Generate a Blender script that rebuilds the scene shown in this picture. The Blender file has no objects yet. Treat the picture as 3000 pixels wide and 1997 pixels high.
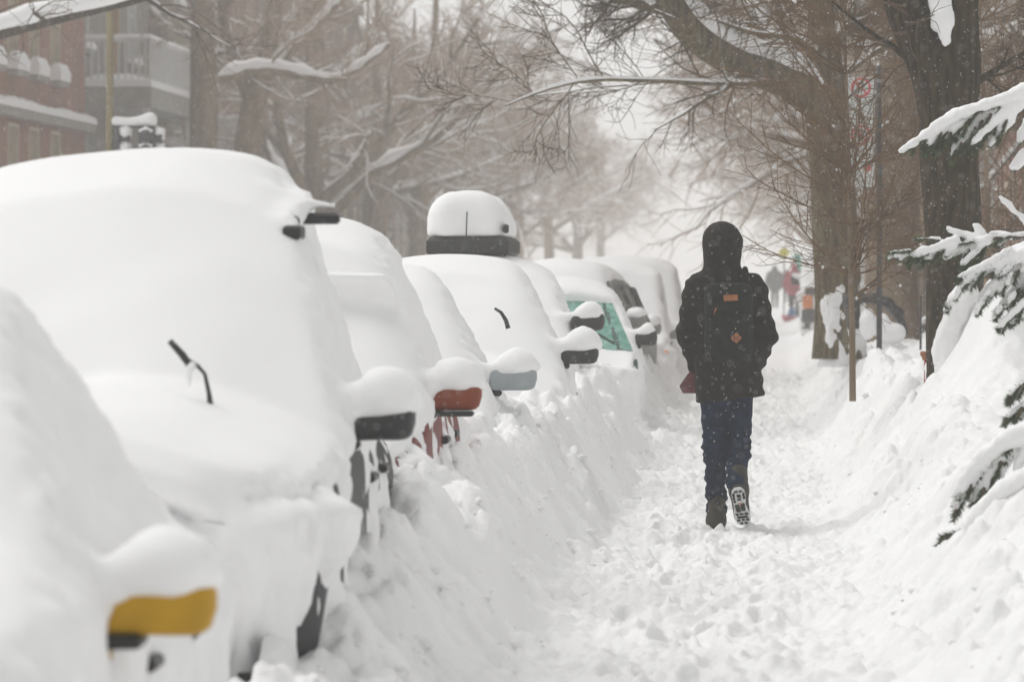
import bpy, bmesh, math, random
import numpy as np
from mathutils import Vector, Matrix

random.seed(7)
RNG = np.random.default_rng(11)
SC = bpy.context.scene
COL = SC.collection

# ------------------------------------------------------------------ camera
FPX, CX, CY = 14000.0, 1500.0, 998.5          # focal length and centre of the 3000 x 1997 frame
CAM = Vector((0.0, 0.0, 1.5))
FWD = Vector((-760.0 / FPX, 1.0, -198.5 / FPX)).normalized()
RIGHT = FWD.cross(Vector((0, 0, 1))).normalized()
UP = RIGHT.cross(FWD).normalized()
cam_data = bpy.data.cameras.new('camera')
cam_data.sensor_width = 36.0
cam_data.lens = FPX * 36.0 / 3000.0
cam_data.clip_start = 0.5
cam_data.clip_end = 4000.0
cam_data.dof.use_dof = True
cam_data.dof.focus_distance = 28.6
cam_data.dof.aperture_fstop = 5.6
cam = bpy.data.objects.new('camera', cam_data)
cam.location = CAM
cam.rotation_euler = FWD.to_track_quat('-Z', 'Y').to_euler()
COL.objects.link(cam)
SC.camera = cam

def P(px, py, Y):
    """the world point at depth Y that lies behind a spot of the photograph (survey helper)"""
    d = FWD * FPX + RIGHT * (px - CX) - UP * (py - CY)
    d *= Y / d.y
    return np.array((CAM.x + d.x, CAM.y + d.y, CAM.z + d.z))

# ------------------------------------------------------------------ sky, sun, exposure
SUN_EL, SUN_AZ = math.radians(60), math.radians(-62)
world = bpy.data.worlds.new('World')
SC.world = world
world.use_nodes = True
nt = world.node_tree
for n in list(nt.nodes):
    nt.nodes.remove(n)
sky = nt.nodes.new('ShaderNodeTexSky')
sky.sky_type = 'NISHITA'
sky.sun_disc = False
sky.sun_elevation = SUN_EL
sky.sun_rotation = SUN_AZ
sky.air_density = 1.6
sky.dust_density = 0.6
sky.ozone_density = 1.0
hs = nt.nodes.new('ShaderNodeHueSaturation')
hs.inputs['Saturation'].default_value = 0.0
bg = nt.nodes.new('ShaderNodeBackground')
bg.inputs['Strength'].default_value = 0.11
wo = nt.nodes.new('ShaderNodeOutputWorld')
nt.links.new(sky.outputs[0], hs.inputs['Color'])
nt.links.new(hs.outputs[0], bg.inputs['Color'])
nt.links.new(bg.outputs[0], wo.inputs['Surface'])
sun_data = bpy.data.lights.new('sun', 'SUN')
sun_data.energy = 1.45
sun_data.angle = math.radians(48)
sun_data.color = (1.0, 0.985, 0.965)
sun = bpy.data.objects.new('sun', sun_data)
sdir = Vector((math.sin(SUN_AZ) * math.cos(SUN_EL), math.cos(SUN_AZ) * math.cos(SUN_EL), math.sin(SUN_EL)))
sun.rotation_euler = (-sdir).to_track_quat('-Z', 'Y').to_euler()
sun.location = (0, 0, 30)
COL.objects.link(sun)
SC.view_settings.view_transform = 'Standard'
SC.view_settings.look = 'None'
SC.view_settings.gamma = 1.0
SC.view_settings.exposure = 0.21
HAZE = 0.0024
SC.render.engine = 'CYCLES'
cy = SC.cycles
cy.max_bounces = 8
cy.diffuse_bounces = 4
cy.glossy_bounces = 2
cy.transmission_bounces = 3
cy.transparent_max_bounces = 6
cy.volume_bounces = 3
cy.caustics_reflective = False
cy.caustics_refractive = False
cy.use_adaptive_sampling = True
cy.adaptive_threshold = 0.02
try:
    cy.use_denoising = True
    cy.denoiser = 'OPENIMAGEDENOISE'
    cy.denoising_input_passes = 'RGB_ALBEDO_NORMAL'
except Exception:
    pass

# ------------------------------------------------------------------ helpers: objects
def tag(o, label=None, cat=None, group=None, kind=None):
    if label: o['label'] = label
    if cat: o['category'] = cat
    if group: o['group'] = group
    if kind: o['kind'] = kind
    return o

def thing(name, label, cat, loc=(0, 0, 0), rz=0.0, group=None):
    o = bpy.data.objects.new(name, None)
    o.empty_display_size = 0.2
    COL.objects.link(o)
    o.location = loc
    o.rotation_euler = (0, 0, rz)
    return tag(o, label, cat, group, 'thing')

def mk_mesh(name, V, F, smooth=True):
    """V (n,3) array; F (m,3|4) array or list of tuples"""
    me = bpy.data.meshes.new(name)
    if isinstance(F, np.ndarray):
        V = np.ascontiguousarray(V, dtype=np.float32)
        k = F.shape[1]
        me.vertices.add(len(V)); me.vertices.foreach_set('co', V.ravel())
        me.loops.add(F.size); me.loops.foreach_set('vertex_index', np.ascontiguousarray(F, dtype=np.int32).ravel())
        me.polygons.add(len(F))
        me.polygons.foreach_set('loop_start', np.arange(0, F.size, k, dtype=np.int32))
        me.polygons.foreach_set('loop_total', np.full(len(F), k, dtype=np.int32))
        me.update(calc_edges=True)
        me.validate()
    else:
        me.from_pydata([tuple(v) for v in V], [], F)
        me.update()
    if smooth:
        me.polygons.foreach_set('use_smooth', np.ones(len(me.polygons), dtype=bool))
    return me

def obj(name, me, mat, parent=None, loc=None, kind=None):
    o = bpy.data.objects.new(name, me)
    COL.objects.link(o)
    if mat is not None and len(me.materials) == 0:
        me.materials.append(mat)
    if parent is not None:
        o.parent = parent
    if loc is not None:
        o.location = loc
    if kind:
        o['kind'] = kind
    return o

class MB:
    """collects boxes, prisms and tubes into one mesh"""
    def __init__(self):
        self.v, self.f = [], []
    def add(self, V, F):
        n = len(self.v)
        self.v += [tuple(p) for p in V]
        self.f += [tuple(i + n for i in f) for f in F]
        return self
    def box(self, a, b, bev=0.0):
        x0, y0, z0 = a; x1, y1, z1 = b
        if bev <= 0:
            V = [(x0,y0,z0),(x1,y0,z0),(x1,y1,z0),(x0,y1,z0),(x0,y0,z1),(x1,y0,z1),(x1,y1,z1),(x0,y1,z1)]
            return self.add(V, [(0,3,2,1),(4,5,6,7),(0,1,5,4),(1,2,6,5),(2,3,7,6),(3,0,4,7)])
        e = bev
        V = [(x0+e,y0+e,z0),(x1-e,y0+e,z0),(x1-e,y1-e,z0),(x0+e,y1-e,z0),
             (x0,y0,z0+e),(x1,y0,z0+e),(x1,y1,z0+e),(x0,y1,z0+e),
             (x0,y0,z1-e),(x1,y0,z1-e),(x1,y1,z1-e),(x0,y1,z1-e),
             (x0+e,y0+e,z1),(x1-e,y0+e,z1),(x1-e,y1-e,z1),(x0+e,y1-e,z1)]
        F = [(0,3,2,1),(12,13,14,15)]
        for k in range(3):
            b = k*4
            for i in range(4):
                j = (i+1) % 4
                F.append((b+i, b+j, b+4+j, b+4+i))
        return self.add(V, F)
    def tube(self, pts, r, sides=8, cap=True):
        pts = np.array(pts, float); n = len(pts)
        r = np.full(n, r) if np.isscalar(r) else np.array(r, float)
        V, F = tubes(pts[None], r[None], sides)
        self.add(V, F.tolist())
        if cap:
            b = len(self.v) - n*sides
            self.f.append(tuple(b + i for i in range(sides))[::-1])
            self.f.append(tuple(b + (n-1)*sides + i for i in range(sides)))
        return self
    def poly(self, pts, thick, axis=1):
        """flat outline extruded by thick along an axis"""
        pts = [tuple(p) for p in pts]; n = len(pts)
        q = [list(p) for p in pts]
        for p in q: p[axis] += thick
        F = [tuple(range(n)), tuple(range(2*n-1, n-1, -1))]
        for i in range(n):
            j = (i+1) % n
            F.append((i, i+n, j+n, j))
        return self.add(pts + [tuple(p) for p in q], F)
    def build(self, name, mat, parent=None, loc=None, smooth=False, kind=None):
        me = bpy.data.meshes.new(name)
        me.from_pydata(self.v, [], self.f)
        bm = bmesh.new(); bm.from_mesh(me)
        bmesh.ops.recalc_face_normals(bm, faces=bm.faces)
        bm.to_mesh(me); bm.free()
        if smooth:
            me.polygons.foreach_set('use_smooth', np.ones(len(me.polygons), dtype=bool))
        return obj(name, me, mat, parent, loc, kind)

def tubes(pts, rad, sides):
    """pts (N,n,3), rad (N,n) -> verts, quads; vectorised over N curves"""
    N, n, _ = pts.shape
    T = np.gradient(pts, axis=1) if n > 2 else np.repeat((pts[:, 1:] - pts[:, :1]), 2, axis=1)
    T /= np.linalg.norm(T, axis=2, keepdims=True) + 1e-9
    m = T.mean(axis=1)
    ref = np.where(np.abs(m[:, 2:3]) > 0.8, np.array([[1.0, 0, 0]]), np.array([[0, 0, 1.0]]))[:, None, :]
    A = np.cross(T, ref); A /= np.linalg.norm(A, axis=2, keepdims=True) + 1e-9
    B = np.cross(T, A)
    th = np.arange(sides) * 2 * math.pi / sides
    V = pts[:, :, None, :] + rad[:, :, None, None] * (A[:, :, None, :] * np.cos(th)[:, None] + B[:, :, None, :] * np.sin(th)[:, None])
    idx = np.arange(N * n * sides).reshape(N, n, sides)
    a = idx[:, :-1, :]; b = np.roll(idx, -1, axis=2)[:, :-1, :]
    c = np.roll(idx, -1, axis=2)[:, 1:, :]; d = idx[:, 1:, :]
    F = np.stack([a, d, c, b], axis=-1).reshape(-1, 4)
    return V.reshape(-1, 3), F

def join_arrays(parts):
    Vs, Fs, n = [], [], 0
    for V, F in parts:
        Vs.append(V); Fs.append(F + n); n += len(V)
    return np.concatenate(Vs), np.concatenate(Fs)

# ------------------------------------------------------------------ helpers: noise and implicit surfaces
def _h(ix, iy, iz, seed):
    n = (ix.astype(np.int64) * 374761393 + iy.astype(np.int64) * 668265263 + iz.astype(np.int64) * 2147483647 // 3 + seed * 144665) & 0xffffffff
    n = ((n ^ (n >> 13)) * 1274126177) & 0xffffffff
    n = ((n ^ (n >> 16)) * 2246822519) & 0xffffffff
    return ((n ^ (n >> 15)) & 0xffffff) / float(0xffffff)

def vnoise(x, y, z, seed=0):
    """value noise 0..1"""
    x, y, z = np.broadcast_arrays(np.asarray(x, float), np.asarray(y, float), np.asarray(z, float))
    ix, iy, iz = np.floor(x), np.floor(y), np.floor(z)
    fx, fy, fz = x - ix, y - iy, z - iz
    fx, fy, fz = [t * t * (3 - 2 * t) for t in (fx, fy, fz)]
    r = 0
    for a in (0, 1):
        wa = fx if a else 1 - fx
        for b in (0, 1):
            wb = fy if b else 1 - fy
            for c in (0, 1):
                wc = fz if c else 1 - fz
                r = r + wa * wb * wc * _h(ix + a, iy + b, iz + c, seed)
    return r

def n2(x, y, seed=0):
    ix, iy = np.floor(x), np.floor(y)
    fx, fy = x - ix, y - iy
    fx, fy = fx*fx*(3-2*fx), fy*fy*(3-2*fy)
    z = np.zeros_like(ix)
    return ((1-fx)*(1-fy)*_h(ix, iy, z, seed) + fx*(1-fy)*_h(ix+1, iy, z, seed)
            + (1-fx)*fy*_h(ix, iy+1, z, seed) + fx*fy*_h(ix+1, iy+1, z, seed))

def lumps(x, y, seed=0, keep=0.6):
    """rounded clumps: 0..1 height of overlapping half balls, one per unit cell"""
    ix, iy = np.floor(x), np.floor(y)
    best = np.zeros_like(x)
    z = np.zeros_like(ix)
    for a in (-1, 0, 1):
        for b in (-1, 0, 1):
            cx, cyy = ix + a, iy + b
            px = cx + _h(cx, cyy, z, seed); py = cyy + _h(cx, cyy, z, seed + 1)
            r = 0.25 + 0.55 * _h(cx, cyy, z, seed + 2)
            on = _h(cx, cyy, z, seed + 3) < keep
            q = 1 - ((x - px)**2 + (y - py)**2) / (r * r)
            best = np.maximum(best, np.where(on & (q > 0), r * np.sqrt(np.maximum(q, 0)), 0))
    return best

def smin(a, b, k):
    h = np.clip(0.5 + 0.5 * (b - a) / k, 0, 1)
    return b + (a - b) * h - k * h * (1 - h)

def smax(a, b, k):
    return -smin(-a, -b, k)

def sstep(t):
    t = np.clip(t, 0, 1)
    return t * t * (3 - 2 * t)

def capsule(X, Y, Z, a, b, ra, rb=None, sq=(1, 1, 1)):
    rb = ra if rb is None else rb
    a = np.array(a, float); b = np.array(b, float); d = b - a
    px, py, pz = (X - a[0]), (Y - a[1]), (Z - a[2])
    t = np.clip((px * d[0] + py * d[1] + pz * d[2]) / (d @ d + 1e-12), 0, 1)
    return np.sqrt(((px - t * d[0]) / sq[0])**2 + ((py - t * d[1]) / sq[1])**2 + ((pz - t * d[2]) / sq[2])**2) - (ra + (rb - ra) * t)

def ellip(X, Y, Z, c, r):
    k = np.sqrt(((X - c[0]) / r[0])**2 + ((Y - c[1]) / r[1])**2 + ((Z - c[2]) / r[2])**2)
    return (k - 1) * min(r)

def rbox(X, Y, Z, c, s, rad):
    qx = np.abs(X - c[0]) - (s[0] - rad); qy = np.abs(Y - c[1]) - (s[1] - rad); qz = np.abs(Z - c[2]) - (s[2] - rad)
    return np.sqrt(np.maximum(qx, 0)**2 + np.maximum(qy, 0)**2 + np.maximum(qz, 0)**2) + np.minimum(np.maximum(qx, np.maximum(qy, qz)), 0) - rad

def grid(lo, hi, h):
    ax = [np.arange(lo[i], hi[i] + h, h) for i in range(3)]
    return (ax[0][:, None, None], ax[1][None, :, None], ax[2][None, None, :]), ax

def poly_sdf(U, W, pts):
    """signed distance to a polygon in the (U, W) plane"""
    d = np.full(np.broadcast(U, W).shape, 1e9); s = np.zeros_like(d, dtype=bool)
    n = len(pts)
    for i in range(n):
        ax_, ay_ = pts[i]; bx_, by_ = pts[(i + 1) % n]
        ex, ey = bx_ - ax_, by_ - ay_
        wx, wy = U - ax_, W - ay_
        t = np.clip((wx * ex + wy * ey) / (ex * ex + ey * ey + 1e-12), 0, 1)
        d = np.minimum(d, (wx - ex * t)**2 + (wy - ey * t)**2)
        if ay_ != by_:
            c = ((ay_ > W) != (by_ > W)) & (U < (bx_ - ax_) * (W - ay_) / (by_ - ay_) + ax_)
            s ^= c
    d = np.sqrt(d)
    return np.where(s, -d, d)

def nets(F, ax, relax=0):
    """surface nets: quads around the zero level of F sampled on the axes ax"""
    h = ax[0][1] - ax[0][0]
    S = F < 0
    c = [(i, j, k) for i in (0, 1) for j in (0, 1) for k in (0, 1)]
    nx, ny, nz = F.shape
    sl = lambda A, o: A[o[0]:nx-1+o[0], o[1]:ny-1+o[1], o[2]:nz-1+o[2]]
    cnt = sum(sl(S, o).astype(np.int8) for o in c)
    act = (cnt > 0) & (cnt < 8)
    I = np.argwhere(act)
    acc = np.zeros((len(I), 3)); num = np.zeros(len(I))
    val = {o: F[I[:, 0]+o[0], I[:, 1]+o[1], I[:, 2]+o[2]] for o in c}
    for o in c:
        for axis in range(3):
            if o[axis] == 0:
                p = list(o); p[axis] = 1; p = tuple(p)
                a, b = val[o], val[p]
                m = (a < 0) != (b < 0)
                t = np.where(m, a / np.where(m, a - b, 1), 0)
                pos = np.array(o, float)[None] + t[:, None] * (np.array(p, float) - np.array(o, float))[None]
                acc += np.where(m[:, None], pos, 0); num += m
    V = np.array([ax[0][0], ax[1][0], ax[2][0]]) + h * (I + acc / num[:, None])
    vid = np.full(act.shape, -1, dtype=np.int64); vid[act] = np.arange(len(I))
    Fs = []
    for axis in range(3):
        u, v = (axis + 1) % 3, (axis + 2) % 3
        a0 = [slice(1, -1)] * 3; a0[axis] = slice(0, -1)
        a1 = [slice(1, -1)] * 3; a1[axis] = slice(1, None)
        A, B = S[tuple(a0)], S[tuple(a1)]
        E = np.argwhere(A != B)
        inside = A[tuple(E.T)]
        base = E.copy(); base[:, u] += 1; base[:, v] += 1
        def cell(du, dv):
            q = base.copy(); q[:, u] += du; q[:, v] += dv
            return vid[q[:, 0], q[:, 1], q[:, 2]]
        q = np.stack([cell(-1, -1), cell(0, -1), cell(0, 0), cell(-1, 0)], axis=1)
        q = np.where(inside[:, None], q, q[:, ::-1])
        Fs.append(q)
    Fq = np.concatenate(Fs)
    Fq = Fq[(Fq >= 0).all(axis=1)]
    for _ in range(relax):
        V = relax_mesh(V, Fq)
    return V, Fq

def relax_mesh(V, F, w=0.6):
    e0 = F.ravel(); e1 = np.roll(F, -1, axis=1).ravel()
    n = len(V)
    cnt = np.bincount(e0, minlength=n) + np.bincount(e1, minlength=n)
    out = np.empty_like(V)
    for k in range(3):
        s = np.bincount(e0, V[e1, k], n) + np.bincount(e1, V[e0, k], n)
        out[:, k] = s / np.maximum(cnt, 1)
    return V * (1 - w) + out * w

def normals(V, F):
    a, b, c = V[F[:, 0]], V[F[:, 1]], V[F[:, 2]]
    fn = np.cross(b - a, c - a)
    N = np.zeros_like(V)
    for k in range(F.shape[1]):
        for j in range(3):
            N[:, j] += np.bincount(F[:, k], fn[:, j], len(V))
    return N / (np.linalg.norm(N, axis=1, keepdims=True) + 1e-12)

# ------------------------------------------------------------------ materials
def M(name, color, rough=0.6, var=0.0, vscale=6.0, bump=0.0, bscale=40.0, metal=0.0, stretch=(1, 1, 1), color2=None,
      detail=6.0, coords='Object', spec=None, sub=0.0, lo=0.35, hi=0.65, bdist=0.02):
    m = bpy.data.materials.new(name)
    m.use_nodes = True
    t = m.node_tree; b = t.nodes['Principled BSDF']
    b.inputs['Roughness'].default_value = rough
    b.inputs['Metallic'].default_value = metal
    if spec is not None: b.inputs['Specular IOR Level'].default_value = spec
    if sub > 0:
        b.inputs['Subsurface Weight'].default_value = sub
        b.inputs['Subsurface Radius'].default_value = (0.02, 0.022, 0.025)
    tc = t.nodes.new('ShaderNodeTexCoord'); mp = t.nodes.new('ShaderNodeMapping')
    mp.inputs['Scale'].default_value = stretch
    t.links.new(tc.outputs[coords], mp.inputs['Vector'])
    nz = t.nodes.new('ShaderNodeTexNoise')
    nz.inputs['Scale'].default_value = vscale; nz.inputs['Detail'].default_value = detail
    t.links.new(mp.outputs[0], nz.inputs['Vector'])
    cr = t.nodes.new('ShaderNodeValToRGB')
    c1 = np.array(color[:3], float)
    c2 = np.array(color2[:3], float) if color2 is not None else c1 * (1 + var)
    c0 = c1 if color2 is not None else c1 * (1 - var)
    cr.color_ramp.elements[0].position = lo; cr.color_ramp.elements[1].position = hi
    cr.color_ramp.elements[0].color = (*np.clip(c0, 0, 1), 1)
    cr.color_ramp.elements[1].color = (*np.clip(c2, 0, 1), 1)
    t.links.new(nz.outputs['Fac'], cr.inputs['Fac'])
    t.links.new(cr.outputs[0], b.inputs['Base Color'])
    if bump > 0:
        n_b = t.nodes.new('ShaderNodeTexNoise')
        n_b.inputs['Scale'].default_value = bscale; n_b.inputs['Detail'].default_value = 8.0
        n_b.inputs['Roughness'].default_value = 0.6
        t.links.new(mp.outputs[0], n_b.inputs['Vector'])
        bp = t.nodes.new('ShaderNodeBump')
        bp.inputs['Strength'].default_value = bump; bp.inputs['Distance'].default_value = bdist
        t.links.new(n_b.outputs['Fac'], bp.inputs['Height'])
        t.links.new(bp.outputs[0], b.inputs['Normal'])
    return m

MT = {}
MT['snow'] = M('snow', (0.87, 0.87, 0.87), 0.65, 0.012, 3.0, 0.25, 60.0, bdist=0.01, spec=0.3)
MT['snow_car'] = M('snow_car', (0.87, 0.87, 0.87), 0.7, 0.01, 3.0, 0.22, 60.0, bdist=0.010, spec=0.25)
MT['snow_rough'] = M('snow_rough', (0.85, 0.85, 0.845), 0.7, 0.02, 4.0, 0.5, 38.0, bdist=0.02, spec=0.25)
MT['bark'] = M('bark', (0.017, 0.011, 0.005), 0.9, 0, 26.0, 1.0, 30.0, stretch=(1, 1, 0.22), color2=(0.062, 0.044, 0.021), bdist=0.03, spec=0.15)
MT['bark_olive'] = M('bark_olive', (0.055, 0.040, 0.018), 0.9, 0, 22.0, 0.8, 26.0, stretch=(1, 1, 0.18), color2=(0.17, 0.135, 0.070), bdist=0.03, spec=0.15)
MT['bark_hazed'] = M('bark_hazed', (0.155, 0.112, 0.072), 0.9, 0, 5.0, 0.4, 22.0, stretch=(1, 1, 0.3), color2=(0.27, 0.205, 0.135), bdist=0.03, spec=0.1)  # lightened brown: distance haze is painted into this bark colour
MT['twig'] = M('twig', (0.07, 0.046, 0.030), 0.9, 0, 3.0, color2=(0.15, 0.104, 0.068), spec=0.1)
MT['twig_hazed'] = M('twig_hazed', (0.34, 0.25, 0.185), 0.9, 0, 3.0, color2=(0.50, 0.39, 0.305), spec=0.1)  # paler than the near twigs, part of the haze put into the tone
MT['twig_red'] = M('twig_red', (0.10, 0.060, 0.032), 0.85, 0, 5.0, color2=(0.22, 0.140, 0.075), spec=0.15)
MT['black'] = M('black_plastic', (0.012, 0.012, 0.013), 0.45, 0.3, 20.0, 0.15, 90.0)
MT['rubber'] = M('rubber', (0.02, 0.02, 0.02), 0.85, 0.3, 30.0, 0.3, 80.0)
MT['rim'] = M('rim', (0.4, 0.4, 0.41), 0.35, 0.1, 8.0, metal=0.8)
MT['glass_dark'] = M('glass_dark', (0.03, 0.035, 0.035), 0.12, 0.2, 3.0)
MT['glass_frost'] = M('glass_frost', (0.12, 0.14, 0.12), 0.25, 0, 9.0, color2=(0.34, 0.36, 0.34), lo=0.4, hi=0.8)
MT['glass_green'] = M('glass_green', (0.08, 0.26, 0.20), 0.2, 0, 9.0, color2=(0.30, 0.50, 0.43), lo=0.4, hi=0.75)
MT['lamp_red'] = M('lamp_red', (0.42, 0.03, 0.035), 0.25, 0.2, 10.0)
MT['lamp_orange'] = M('lamp_orange', (0.75, 0.20, 0.02), 0.3, 0.1, 10.0)
MT['lamp_clear'] = M('lamp_clear', (0.30, 0.31, 0.31), 0.15, 0.3, 14.0)
MT['steel'] = M('steel', (0.25, 0.26, 0.27), 0.45, 0.2, 20.0, metal=0.6)
def paint(name, c, rough=0.35):
    return M(name, c, rough + 0.2, 0.12, 7.0, 0.08, 30.0, spec=0.3)

# ------------------------------------------------------------------ ground, road and the shovelled footpath
MOUNDS = [  # x, y, radius x, radius y, height: heaps beside the path
    (1.50, 32.2, 0.26, 1.1, 0.62), (1.75, 31.5, 0.40, 1.6, 0.20), (0.86, 41.5, 0.16, 0.7, 0.22), (1.08, 43.0, 0.14, 0.8, 0.20),
    (0.72, 38.0, 0.16, 0.8, 0.10), (1.0, 37.0, 0.20, 0.9, 0.10), (0.62, 47.2, 0.22, 1.2, 0.12), (1.55, 45.0, 0.25, 1.2, 0.25),
    (1.03, 31.6, 0.10, 0.5, 0.08), (1.02, 18.4, 0.16, 0.6, 0.10), (0.95, 39.6, 0.10, 0.5, 0.10),
    (1.25, 21.5, 0.35, 1.6, 0.10), (-1.05, 27.6, 0.12, 0.8, 0.06), (-1.12, 34.0, 0.14, 1.2, 0.10), (-0.95, 40.0, 0.2, 2.2, 0.10)]

def H0(X, Y):
    """smooth height of the snow: footpath at 0, banks on both sides, road lower"""
    yy = np.asarray(Y, float) + 0 * X
    wob = n2(yy * 0.45, yy * 0 + 3.1, 5) - 0.5
    wob2 = n2(yy * 0.7, yy * 0 + 9.1, 6) - 0.5
    xl = -0.93 + 0.16 * wob
    xr = 0.30 + 0.16 * wob2
    hl = 0.22 + 0.38 * sstep((yy - 13.5) / 6.5) + 0.14 * (n2(yy * 0.6, yy * 0 + 1.7, 8) - 0.5)
    far = sstep((yy - 60) / 60)
    hr = 0.50 + 0.18 * sstep((yy - 22) / 10) + 0.10 * (n2(yy * 0.5, yy * 0 + 4.4, 9) - 0.5)
    hr = hr * (1 - 0.5 * far)
    wl = 0.52 + 0.12 * wob2
    z = hl * sstep((xl - X) / wl)
    z = z + hr * sstep((X - xr) / (0.95 + 0.2 * wob))
    z = z - 0.20 * sstep((-1.55 - X) / 0.5)                      # parking lane, snow filled
    z = z - 0.42 * sstep((-3.3 - X) / 0.8)                       # carriageway
    z = z + 0.45 * sstep((-8.2 - X) / 0.8)
    for mx, my, rx, ry, mh in MOUNDS:
        z = z + mh * np.exp(-((X - mx) / rx)**2 - ((yy - my) / ry)**2)
    return z

def H1(X, Y):
    """the same with shovelled clumps, footprints and streaks"""
    z = H0(X, Y)
    X = X + 0 * Y; Y = Y + 0 * X
    bank = np.clip(z / 0.35, 0, 1)
    left = sstep((-0.75 - X) / 0.25)
    right = sstep((X - 0.35) / 0.4)
    soft = sstep((X - 0.85) / 0.5) * sstep((Y - 20) / 6)
    amp = 1 - 0.55 * soft
    z = z + 0.10 * (n2(X * 2.3, Y * 0.9, 21) - 0.5) * (0.35 + 0.65 * bank)
    z = z + 0.085 * (n2(X * 6.1, Y * 2.6, 22) - 0.5) * amp
    z = z + 0.026 * (n2(X * 15, Y * 7, 23) - 0.5) * amp
    z = z + 0.016 * (n2(X * 37, Y * 17, 24) - 0.5) * amp
    z = z + lumps(X / 0.15, Y / 0.22, 31, 0.45) * 0.095 * amp * (0.25 + 0.75 * np.maximum(left, right))
    z = z + lumps(X / 0.065, Y / 0.10, 41, 0.55) * 0.031 * amp
    z = z + lumps(X / 0.035, Y / 0.055, 51, 0.6) * 0.015 * amp
    # shovel cuts down the left bank: flat streaked faces
    cut = sstep((n2(Y * 0.8 + X * 0.3, X * 0.2, 61) - 0.45) / 0.15) * left * bank
    st = n2(Y * 5.0 + X * 2.5, X * 0.8, 62) - 0.5
    z = z + cut * (0.06 * st + 0.03 * (n2(Y * 14 + X * 6, X * 1.2, 63) - 0.5))
    z = z + lumps(X / 0.30, Y / 0.50, 35, 0.5) * 0.13 * amp * bank * np.maximum(left, right)
    # trodden middle of the path
    mid = np.exp(-((X + 0.32) / 0.34)**2)
    foot = lumps((X + 0.1 * np.sin(Y * 3)) / 0.21, Y / 0.55, 71, 0.55)
    z = z - 0.030 * foot * mid
    # boot prints, left and right in turn, three walkers
    for off_, ph, lane in ((0.0, 0.0, -0.34), (0.19, 0.13, -0.16), (0.40, 0.31, -0.52)):
        st_ = 0.37
        k = np.floor((Y - ph) / st_)
        cyk = ph + (k + 0.5) * st_ + 0.08 * (_h(k, k * 0 + 3, k * 0, 90) - 0.5)
        cxk = lane + np.where(k % 2 == 0, -0.09, 0.09) + 0.10 * (_h(k, k * 0 + 5, k * 0, 91) - 0.5)
        q = ((X - cxk) / 0.058)**2 + ((Y - cyk) / 0.150)**2
        z = z - 0.036 * (1 - sstep((q - 0.55) / 0.6)) + 0.014 * np.exp(-((q - 1.5) / 0.6)**2)
    return z

def sheet(name, xs, ys, fn, drop=0.0):
    Xg, Yg = np.meshgrid(xs, ys, indexing='ij')
    Zg = fn(Xg, Yg) - drop
    V = np.stack([Xg, Yg, Zg], -1).reshape(-1, 3)
    i = np.arange(len(xs) * len(ys)).reshape(len(xs), len(ys))
    F = np.stack([i[:-1, :-1], i[1:, :-1], i[1:, 1:], i[:-1, 1:]], -1).reshape(-1, 4)
    return mk_mesh(name, V, F)

PX0, PX1, PY0, PY1 = -1.62, 2.6, 13.0, 74.0
xs = np.concatenate([np.linspace(-1.62, 1.3, 235), np.linspace(1.312, 2.6, 70)])
ys = 13.0 * (74.0 / 13.0) ** np.linspace(0, 1, 1150)
tag(obj('footpath', sheet('footpath', xs, ys, H1), MT['snow_rough']), kind='structure')

def Hg(X, Y):
    z = H0(X, Y) + 0.10 * (n2(X * 0.9, Y * 0.5, 81) - 0.5) + 0.05 * (n2(X * 3, Y * 1.5, 82) - 0.5)
    inside = (X > PX0 + 0.02) & (X < PX1 - 0.02) & (Y > PY0 + 0.1) & (Y < PY1 - 0.3)
    return z - np.where(inside, 0.30, 0.0)
gx = np.concatenate([np.linspace(-59, -14, 24), np.linspace(-13.5, -3.5, 30), np.linspace(-3.3, 4.0, 62), np.linspace(4.5, 59, 26)])
gy = np.concatenate([np.linspace(-18, 12.4, 60), np.linspace(12.9, 80, 260), np.linspace(80.6, 200, 170), np.linspace(204, 1480, 120)])
tag(obj('ground', sheet('ground', gx, gy, Hg), MT['snow']), kind='structure')

def Hz(x, y):
    return float(H0(np.array([float(x)]), np.array([float(y)]))[0])

# loose snow clods thrown up by the shovels, too many to count
def clods():
    ico = bmesh.new(); bmesh.ops.create_icosphere(ico, subdivisions=1, radius=1.0)
    bv = np.array([v.co[:] for v in ico.verts]); bf = np.array([[v.index for v in f.verts] for f in ico.faces]); ico.free()
    Vs, Fs, n = [], [], 0
    N = 1000
    Yc = 14 + 56 * RNG.random(N) ** 1.5
    side = RNG.random(N)
    Xc = np.where(side < 0.8, -0.80 - 0.75 * RNG.random(N) ** 0.8, 0.35 + 0.6 * RNG.random(N))
    R = 0.007 + 0.024 * RNG.random(N) ** 4
    Zc = H1(Xc, Yc)
    for i in range(N):
        d = bv * (1 + 0.45 * (RNG.random((len(bv), 1)) - 0.5))
        s = R[i] * np.array([1, 1 + RNG.random(), 0.75])
        a = RNG.random() * 6.28
        c, s_ = math.cos(a), math.sin(a)
        d = d * s
        d = np.stack([d[:, 0] * c - d[:, 1] * s_, d[:, 0] * s_ + d[:, 1] * c, d[:, 2]], 1)
        Vs.append(d + np.array([Xc[i], Yc[i], Zc[i] + R[i] * 0.1])); Fs.append(bf + n); n += len(bv)
    o = obj('snow_clods', mk_mesh('snow_clods', np.concatenate(Vs), np.concatenate(Fs)), MT['snow_rough'])
    tag(o, 'loose clods of shovelled snow along the path edges', 'snow', kind='stuff')
clods()

# ------------------------------------------------------------------ parked cars under snow
ROAD = -0.25
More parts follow.
